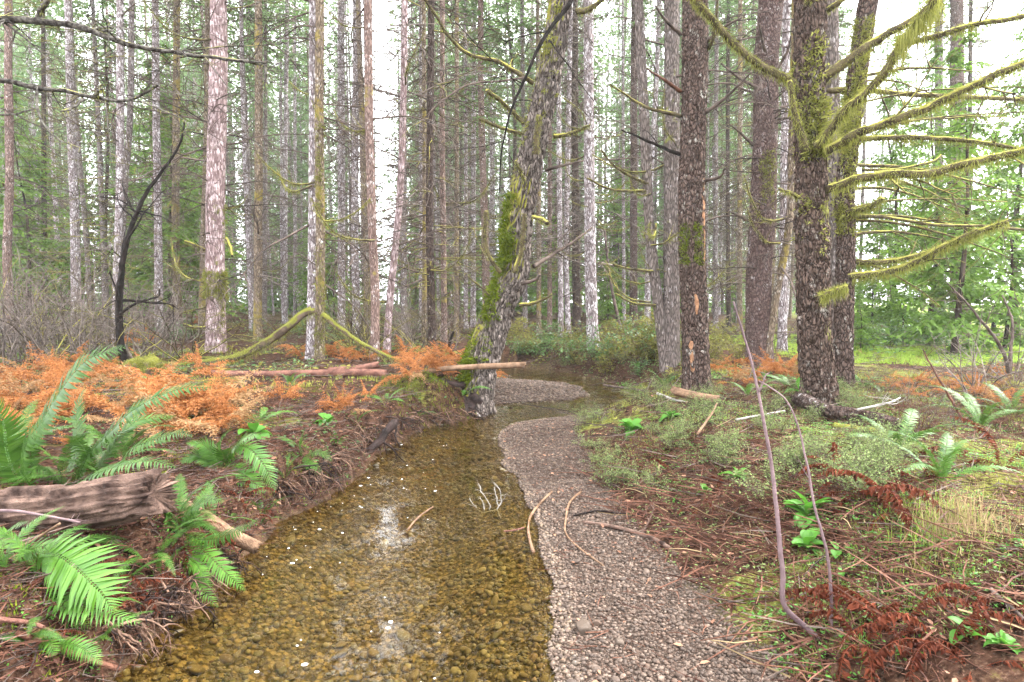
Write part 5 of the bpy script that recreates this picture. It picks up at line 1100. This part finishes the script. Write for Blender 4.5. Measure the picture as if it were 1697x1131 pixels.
# exposed roots of the left bank
R4 = np.random.default_rng(41)
o = thing('root_tangle', 'tangle of bare reddish roots overhanging the left bank', 'roots', GP(640, 720)); rt = np.array(o.location)
for pix, w0, w1, d0, d1 in [([(655,700),(640,715),(625,735),(600,750),(570,752),(535,758)], 14, 8, 6.5, 5.9), ([(600,695),(585,705),(560,715),(540,725)], 13, 9, 6.9, 6.4), ([(620,680),(605,690),(595,705)], 12, 7, 7.2, 6.8), ([(660,695),(655,720),(662,742)], 5, 2, 6.6, 6.5)]:
    pathbr(o, rt, pix, w0, w1, d0, d1, M['root'], 0, name='root', jit=.02, sub=2, k=10, droop=.6)
def bankroots(o, rt, px0, px1, py0, py1, n, L):
    for k in range(n):
        u = R4.random(); p = GP(px0+(px1-px0)*u+R4.normal(0, 8), py0+(py1-py0)*u+R4.normal(0, 6)); p[2] += 0.04
        mb = MB(); twiggy(mb, p, (R4.normal(.7, .5), R4.normal(-.2, .6), R4.normal(.1, .3)), L*R4.uniform(.5, 1.2), R4.uniform(.004, .010), R4, 1, 4, 4, 1.1, .28, 8); part('root', mb.mesh('root', (M['root'], M['paleroot'], M['paleroot'])[k % 3], True, rt), o)
bankroots(o, rt, 690, 790, 700, 688, 26, .32); bankroots(o, rt, 560, 700, 740, 690, 55, .42)
o = thing('root_tangle', 'dense mat of fine roots on the bank below the little fern', 'roots', GP(500, 800)); bankroots(o, np.array(o.location), 440, 570, 830, 760, 60, .34)
o = thing('root_tangle', 'fine roots hanging at the waterline below the broad shiny frond', 'roots', GP(250, 1000)); bankroots(o, np.array(o.location), 180, 390, 1060, 940, 60, .26)

# ------------------------------------------------------------------ shrubs and herbs
def shrub_mesh(rng, h, n, spread, mat, leaf=None, nl=0, ls=0.04, r=0.006, depth=2, ns=5):
    mb = MB(); pts = []
    for k in range(n):
        a = rng.random()*6.28; P = twiggy(mb, (0.06*math.cos(a), 0.06*math.sin(a), -0.03), (spread*math.cos(a)*rng.random(), spread*math.sin(a)*rng.random(), 1), h*rng.uniform(.6, 1.1), r, rng, depth, ns, 3, 0.15, .15, 7)
    me = mb.mesh('stems', mat)
    if not leaf: return me, None
    A = np.concatenate(mb.V); A = A[A[:, 2] > h*0.12]; P = A[rng.integers(0, len(A), nl)]+rng.normal(0, ls*.4, (nl, 3))
    V, F = scatter(LEAF_V, LEAF_F, P, ls*(0.6+0.8*rng.random(nl)), rots(rng.random(nl)*6.28, rng.normal(0.1, .5, nl), rng.normal(0, .5, nl)))
    return me, mkmesh('foliage', V, [(3, F)], leaf, True)
R5 = np.random.default_rng(51)
SH = {'bare': [shrub_mesh(R5, 1.5, 6, 1.0, M['greytwig'], r=.010, ns=3) for k in range(5)], 'mossbare': [shrub_mesh(R5, 1.5, 6, .9, M['mosstwig'], r=.010, ns=3) for k in range(3)], 'red': [shrub_mesh(R5, .8, 6, .9, M['redtwig'], r=.005) for k in range(3)],
      'salal': [shrub_mesh(R5, 1.0, 8, 1.3, M['twig'], M['salal'], 420, .07) for k in range(4)], 'olive': [shrub_mesh(R5, 1.0, 8, .9, M['twig'], M['olive'], 520, .07) for k in range(2)],
      'wiry': [shrub_mesh(R5, .34, 14, 1.1, M['twig'], M['paleleaf'], 900, .017, r=.0028) for k in range(4)]}
def shrub(kind, px, py, s, label, group, dx=0):
    p = GP(px, py); sw, g = fields(p[0], p[1])
    if sw < 0.15 or g < 0.1: return
    me, lf = SH[kind][R5.integers(len(SH[kind]))]; o = thing('shrub', label, 'shrub', p, group, (0, 0, R5.random()*6.28), s*R5.uniform(.75, 1.25))
    if group: queue(o, group)
    part('stems', me, o)
    if lf: part('foliage', lf, o, kind='stuff')
U = lambda a, b: a+(b-a)*R5.random()
for k in range(42): shrub('bare' if k % 4 else 'mossbare', U(-20, 340), U(552, 600), 1.45, 'bare twiggy shrub in the grey thicket under the left trunks', 'bare shrub of the left thicket')
for k in range(16): shrub('bare', U(-10, 170), U(575, 606), 1.2, 'bare grey shrub at the front of the left thicket', 'bare shrub fronting the left thicket')
for k in range(22): shrub('mossbare' if k % 2 else 'bare', U(540, 780), U(556, 592), 1.25, 'mossy bare shrub between the trunks left of the leaning tree', 'mossy bare shrub behind the red logs')
for k in range(14): shrub(('salal', 'olive', 'mossbare')[k % 3], U(840, 965), U(562, 596), .62, 'green salal bush across the creek right of the leaning tree', 'green salal bush across the creek')
for k in range(20): shrub(('salal', 'olive', 'olive', 'red')[k % 4], U(975, 1100), U(560, 622), .75, 'leafy bush on the bank inside the creek bend', 'leafy bush inside the creek bend')
for k in range(14): shrub('salal', U(100, 700), U(545, 572), .7, 'low green salal bush far back on the left forest floor', 'low salal far back')
for k in range(8): shrub('salal', U(1430, 1560), U(560, 582), .8, 'dark green bush behind the bright lawn strip', 'dark green bush behind the lawn')
for k in range(8): shrub('olive', U(1080, 1300), U(570, 602), .6, 'olive leafed shrub between the dark scaly tree and the plum trunk', 'olive leafed shrub between trunks')
for k in range(70): shrub('wiry', U(945, 1480), U(640, 830), .68, 'low wiry shrub with tiny pale leaves on the right bank', 'wiry pale leafed shrub')
for k in range(44): shrub('red' if k % 3 else 'bare', U(1400, 1697), U(622, 725), .42 if k % 3 else .24, 'thin red brown twig brush in the scrub on the far right', 'red brown twig brush')
for k in range(16): shrub(('wiry', 'olive', 'red', 'salal')[k % 4], U(930, 1060), U(598, 632), (.9, .45, .5, .4)[k % 4], 'mixed low shrub on the outer bank of the creek bend', 'low shrub on the outer bend bank')
for k in range(9): shrub('red', U(980, 1110), U(625, 680), .5, 'red brown twig brush beside the gravel tip', 'twig brush by the gravel tip')
for k in range(5): shrub('bare', U(1590, 1697), U(625, 660), .75, 'grey bare shrub with long stems before the clearing', 'grey bare shrub before the clearing')
for k in range(8): shrub('red', U(1100, 1330), U(820, 870), .32, 'short red twig tuft in the dead fern heap', 'red twig tuft in dead ferns')
stick('bare_sapling', 'white stemmed bare sapling forking before the bright clearing', 'sapling', [(1672,618),(1665,590),(1650,560),(1628,535),(1600,500),(1570,470)], 7, 2, 7.6, 7.2, M['twig'], 4)
stick('bare_sapling', 'pale bare stem curving up at the right edge of the clearing', 'sapling', [(1672,620),(1675,580),(1678,540),(1672,515),(1660,490)], 6, 2, 7.6, 7.9, M['twig'], 3)
stick('bare_sapling', 'red bare sapling leaning left in the right hand scrub', 'sapling', [(1600,705),(1575,660),(1550,618),(1530,580)], 5, 2, 5.9, 6.3, M['redtwig'], 5)
# broad-leaved herbs
def bigleaf(rng, L, wd, a0, bend):
    P = archpath(a0, bend, L, 8); n = len(P); t = np.linspace(0, 1, n); w = wd*np.sin(np.pi*(0.06+0.92*t)**1.25)**0.9
    T, U_, W_ = frames(P); V = []
    for i in range(n):
        for s in (-1, -.5, 0, .5, 1): V.append(P[i]+np.array([0, 1, 0])*s*w[i]+np.array([0, 0, 1])*(abs(s)*w[i]*.35+rng.normal(0, .0025)))
    Q = [(i*5+j, i*5+j+1, i*5+j+6, i*5+j+5) for i in range(n-1) for j in range(4)]
    return mkmesh('leaf', V, [(4, Q)], M['herb'], True)
HL = [bigleaf(R5, 1, .24+.03*k, 1.1-.22*k, 1.0+.25*k) for k in range(4)]
for px, py, n, L, lab in [(1340,862,18,.16,'bright broad leaved herb between the two purple stems, upper one'), (1338,915,13,.13,'bright broad leaved herb between the two purple stems, lower one'), (1388,920,4,.09,'small narrow leaved herb right of the lower broad leaved plant'), (1045,716,10,.17,'bright green rosette herb in the middle of the right bank'), (1222,796,7,.13,'herb with a yellow leaf near the red fern stalk'), (1112,695,8,.15,'light green herb tuft behind the rosette herb'), (1168,820,5,.09,'small herb half hidden in the dead fern heap'), (1660,1075,11,.075,'bright round leaved herb in the lower right corner'), (1610,1060,4,.09,'little herb left of the corner herb'), (545,705,7,.16,'bright herb on the root matted bank'), (420,722,7,.18,'bright herb beside the light green fern'), (1330,655,4,.22,'single bright leaves at the foot of the big scaly tree'), (1395,955,3,.06,'tiny seedling below the narrow leaved herb')]:
    p = GP(px, py); o = thing('broadleaf_herb', lab, 'herb', p, None, (0, 0, R5.random()*6))
    for k in range(n): part('leaf', HL[k % 4], o, (0, 0, .01), (R5.normal(0, .15), -R5.normal(.1, .25), k*2.4), L*R5.uniform(.7, 1.15))

# ------------------------------------------------------------------ ground cover (uncountable)
R6 = np.random.default_rng(61)
def floor_pts(n, y0, y1, test=None, pw=0.5, xlim=None):
    out = []; c = 0
    while c < n:
        m = n*3; y = y0+(y1-y0)*R6.random(m)**(1/ (2*pw)); x = (R6.random(m)*2-1)*(y*0.92+0.6); sw, g = fields(x, y); ok = (sw > 0.03) & (g > 0.05)
        if test is not None: ok &= test(x, y, sw, g)
        q = np.stack([x[ok], y[ok]], -1); out.append(q); c += len(q)
    return np.concatenate(out)[:n]
def stuff(name, label, cat, V, F, mat, k=3, smooth=False):
    return solo(name, mkmesh(name, V, [(k, F)], mat, smooth), label, cat, kind='stuff')
TW_V, TW_Q, TW_T = tube(np.array([(0,0,0),(.5,.03,.02),(1,0,0)]), [.013,.011,.004], 3, False)
def twigs(n, y0, y1, lmin, lmax, test=None, lift=.006, thick=1.5):
    P = floor_pts(n, y0, y1, test); z = hgt(P[:, 0], P[:, 1])+lift+.03*R6.random(n)**2; l = lmin+(lmax-lmin)*R6.random(n)**2
    return scatter(TW_V, TW_Q, np.column_stack([P, z]), np.stack([l, np.sqrt(l*.15)*thick, np.sqrt(l*.15)*thick], -1), rots(R6.random(n)*6.28, R6.normal(0, .16, n), R6.random(n)*6), 4)
V, F = twigs(9500, 2.2, 6.5, .03, .24); stuff('twig_litter', 'brown twigs and needles littering the near banks', 'litter', V, F, M['redtwig'], 4)
V, F = twigs(3600, 2.2, 12, .06, .45); stuff('twig_litter', 'grey fallen twigs scattered over the forest floor', 'litter', V, F, M['twig'], 4)
V, F = twigs(2200, 2.2, 5.4, .08, .42, lambda x, y, sw, g: (x > .5) & (g < 1.6)); stuff('twig_litter', 'heap of reddish stalks between the gravel and the ferns', 'litter', V, F, M['redtwig'], 4)
V, F = twigs(9000, 2.0, 8, .03, .2, lambda x, y, sw, g: (x < -1.2) & (sw < 1.3)); stuff('twig_litter', 'dark red brown needles and rootlets covering the left creek bank', 'litter', V, F, M['redtwig'], 4)
V, F = twigs(3800, 2.0, 8, .03, .22, lambda x, y, sw, g: (x < -1.2) & (sw < 1.1), .012); stuff('twig_litter', 'pale broken rootlets and straw along the left creek bank', 'litter', V, F, M['twig'], 4)
V, F = twigs(110, 2.2, 5.4, .08, .40, lambda x, y, sw, g: (x > .5) & (g < 1.8), .02); stuff('twig_litter', 'pale straw coloured stalks in the twig heap by the gravel', 'litter', V, F, M['straw'], 4)
V, F = twigs(1200, 6, 30, .3, 1.3); stuff('twig_litter', 'larger fallen sticks across the middle forest floor', 'litter', V, F, M['twig'], 4)
n = 4200; P = floor_pts(n, 2.2, 13); V, F = scatter(LEAF_V, LEAF_F, np.column_stack([P, hgt(P[:, 0], P[:, 1])+.008]), .018+.045*R6.random(n)**2.5, rots(R6.random(n)*6.28, R6.normal(0, .25, n), R6.normal(0, .3, n))); stuff('leaf_litter', 'curled brown fallen leaves scattered over the banks', 'litter', V, F, M['litter'])
def patchy(seed, thr, sc=1.1): return lambda x, y, sw, g: fbm(x*sc, y*sc, 3, seed) > thr
def blades(P, l, w, mat, name, label, lean=.5, cat='ground cover', m=1):
    P = P.repeat(m, 0); n = len(P); P = P+R6.normal(0, .018, P.shape); z = hgt(P[:, 0], P[:, 1])-.004; L = l[0]+(l[1]-l[0])*R6.random(n)**1.5
    V, F = scatter(BLADE_V, BLADE_F, np.column_stack([P, z]), np.stack([L, np.full(n, w), L], -1), rots(R6.random(n)*6.28, -(1.57-np.abs(R6.normal(0, lean, n))), R6.random(n)*.6)); return stuff(name, label, cat, V, F, mat)
blades(floor_pts(5200, 2.2, 9, patchy(21, .54, .9)), (.012, .04), .006, M['moss'], 'moss_cover', 'yellow green moss carpeting patches of the near banks', .8, m=9)
blades(floor_pts(4200, 7, 26, patchy(22, .52, .6)), (.03, .09), .02, M['moss'], 'moss_cover', 'yellow green moss patches on the middle forest floor', .8, m=6)
blades(floor_pts(4200, 10.6, 19, lambda x, y, sw, g: (x > 5.6) & (x < 17) & (fbm(x, y, 3, 12) > .25)), (.04, .12), .015, M['grass'], 'lawn_grass', 'bright green grass strip before the clearing', .5, m=10)
pg = GP(1550, 880); P = np.stack([pg[0]+R6.normal(0, .13, 420), pg[1]+R6.normal(0, .13, 420)], -1); blades(P, (.04, .13), .004, M['grass'], 'grass_tuft', 'fresh green grass tuft on the lower right bank', .95, m=2)
pg = GP(1570, 880); P = np.stack([pg[0]+R6.normal(0.03, .12, 420), pg[1]+R6.normal(-.05, .1, 420)], -1); blades(P, (.08, .24), .004, M['straw'], 'dead_grass_tuft', 'straw coloured dead grass drooping from the green tuft', 1.1, m=2)
blades(floor_pts(2400, 2.2, 6.5, lambda x, y, sw, g: (x > 1.3) & (fbm(x*1.7, y*1.7, 3, 81) > .5)), (.015, .05), .004, M['grass'], 'grass_cover', 'short fresh grass and moss sprouting over the lower right bank', .9, m=7)
blades(floor_pts(900, 4, 12, lambda x, y, sw, g: (x > 1.2)), (.04, .14), .003, M['straw'], 'dead_grass', 'thin dead grass stems scattered on the right bank', 1.0, m=3)
def herbs(n, y0, y1, size, mat, label, test):
    P = floor_pts(n, y0, y1, test); m = 5; Q = P.repeat(m, 0)+R6.normal(0, size*.9, (n*m, 2)); z = hgt(Q[:, 0], Q[:, 1])+size*1.2*R6.random(n*m)
    V, F = scatter(*((LEAF_V, LEAF_F) if size > .03 else (DIA_V, DIA_F)), np.column_stack([Q, z]), size*(.5+.8*R6.random(n*m)), rots(R6.random(n*m)*6.28, R6.normal(-.1, .3, n*m), R6.normal(0, .35, n*m))); stuff('ground_herbs', label, 'ground cover', V, F, M[mat])
herbs(3600, 2.2, 7, .022, 'herb', 'tiny bright green seedlings dotted over the right bank', lambda x, y, sw, g: (x > 1.1) & (fbm(x*1.4, y*1.4, 3, 31) > .47))
herbs(5200, 2.4, 10, .022, 'paleleaf', 'tiny pale leaves spread through the right bank brush', lambda x, y, sw, g: (x > .7) & (fbm(x*1.2, y*1.2, 3, 33) > .42))
n = 2600; P = floor_pts(n, 2.0, 8, lambda x, y, sw, g: (x < -1.2) & (sw < 1.3)); V, F = scatter(LEAF_V, LEAF_F, np.column_stack([P, hgt(P[:, 0], P[:, 1])+.012]), .012+.04*R6.random(n)**2, rots(R6.random(n)*6.28, R6.normal(0, .4, n), R6.normal(0, .4, n))); stuff('leaf_litter', 'rotting leaves caught along the left creek bank', 'litter', V, F, M['litter'])
blades(np.stack([-1.25+R6.normal(0, .32, 700), 8.25+R6.normal(0, .38, 700)], -1), (.02, .06), .008, M['moss_green'], 'moss_cover', 'bright moss on the root mound beside the leaning tree', .8, m=9)
blades(floor_pts(1500, 2.2, 8, lambda x, y, sw, g: (x < -1.2) & (sw < 1.5) & (fbm(x*2, y*2, 3, 71) > .5)), (.015, .045), .006, M['moss_green'], 'moss_cover', 'green moss tufts along the left creek bank', .8, m=8)
herbs(700, 2.2, 8, .02, 'herb', 'tiny green seedlings along the left creek bank', lambda x, y, sw, g: (x < -1.2) & (sw < 1.2) & (fbm(x*2, y*2, 3, 73) > .5))
herbs(1300, 5, 14, .04, 'salal', 'small dark green leaves over the left flat', lambda x, y, sw, g: (x < -.8) & (fbm(x, y, 3, 35) > .5))
herbs(900, 8.5, 18, .035, 'paleleaf', 'small pale leaves covering the outer bank of the creek bend', lambda x, y, sw, g: (x > .5) & (x < 4))
herbs(500, 8.5, 18, .04, 'herb', 'small bright leaves covering the outer bank of the creek bend', lambda x, y, sw, g: (x > .5) & (x < 4) & (fbm(x*1.5, y*1.5, 3, 91) > .5))
herbs(1500, 9, 34, .08, 'salal', 'low green leaves across the far forest floor', patchy(37, .46, .5))
herbs(700, 9, 30, .09, 'olive', 'olive leaves across the far forest floor', patchy(39, .5, .5))
n = 2600; P = floor_pts(n, 14, 48); V, F = twigs(2600, 13, 45, .5, 1.8, None, .1, 1.0); stuff('brushwood', 'tangled grey brushwood covering the far forest floor', 'brush', V, F, M['twig'], 4)
n = 260; P = inpoly_pts(n, -.2, 1.3, 2.1, 8, lambda x, y, sw, g: (g < .05) & (sw > .03)); V, F = scatter(LEAF_V, LEAF_F, np.column_stack([P, hgt(P[:, 0], P[:, 1])+.014]), .012+.035*R6.random(n)**2.5, rots(R6.random(n)*6.28, R6.normal(0, .3, n), R6.normal(0, .3, n))); stuff('leaf_litter', 'few dry leaves blown onto the gravel', 'litter', V, F, M['litter'])
n = 700; P = inpoly_pts(n, -.2, 1.3, 2.1, 8, lambda x, y, sw, g: (g < .08) & (g > -.5) & (sw > .03)); l = .02+.12*R6.random(n)**2; V, F = scatter(TW_V, TW_Q, np.column_stack([P, hgt(P[:, 0], P[:, 1])+.014]), np.stack([l, l*1.5, l*1.5], -1), rots(R6.random(n)*6.28, R6.normal(0, .1, n), R6.random(n)*6), 4); stuff('twig_litter', 'bits of twig and needle strewn on the gravel', 'litter', V, F, M['redtwig'], 4)
V, F = twigs(1500, 2.0, 3.6, .04, .22, lambda x, y, sw, g: (x > 1.3), .008, 1.2); stuff('twig_litter', 'brown stalks and rootlets in the lower right corner', 'litter', V, F, M['redtwig'], 4)
n = 900; P = floor_pts(n, 2.0, 3.6, lambda x, y, sw, g: x > 1.3); V, F = scatter(LEAF_V, LEAF_F, np.column_stack([P, hgt(P[:, 0], P[:, 1])+.008]), .01+.03*R6.random(n)**2, rots(R6.random(n)*6.28, R6.normal(0, .35, n), R6.normal(0, .35, n))); stuff('leaf_litter', 'brown leaf scraps in the lower right corner', 'litter', V, F, M['litter'])
# foam flecks on the water
disc = np.array([(math.cos(a), math.sin(a), 0) for a in np.arange(7)*2*math.pi/7]+[(0, 0, .25)]); dF = np.array([(i, (i+1) % 7, 7) for i in range(7)])
P = inpoly_pts(55, -1.7, 0.0, 2.4, 7.2, lambda x, y, sw, g: (sw < -.04) & (x < -.35-.1*(y-3)) & (fbm(x*2, y*1.3, 3, 44) > .46)); n = len(P); r = .003+.008*R6.random(n)**3
V, F = scatter(disc, dF, np.column_stack([P, np.full(n, .002)]), np.stack([r*1.4, r, r*.3], -1), rots(R6.random(n)*6, np.zeros(n), np.zeros(n))); stuff('foam', 'white foam flecks drifting on the creek surface', 'foam', V, F, M['foam'])
name_by_place()

# ------------------------------------------------------------------ forest air
HZ = np.array([(x, y, z) for z in (-4, 52) for x, y in ((-178, -78), (178, -78), (178, 230), (-178, 230))], float)
hm = bpy.data.materials.new('haze'); hm.use_nodes = True; hm.node_tree.nodes.clear()
ho = hm.node_tree.nodes.new('ShaderNodeOutputMaterial'); hv = hm.node_tree.nodes.new('ShaderNodeVolumePrincipled'); hv.inputs['Color'].default_value = (0.93, 0.96, 0.95, 1); hv.inputs['Density'].default_value = 0.0008; hv.inputs['Anisotropy'].default_value = 0.3
hm.node_tree.links.new(hv.outputs[0], ho.inputs['Volume'])
haze = part('haze', mkmesh('haze', HZ, [(4, [(0,3,2,1),(4,5,6,7),(0,1,5,4),(1,2,6,5),(2,3,7,6),(3,0,4,7)])], hm, False), kind='stuff')
haze['label'] = 'thin pale forest air softening the distant trees'; haze['category'] = 'haze'
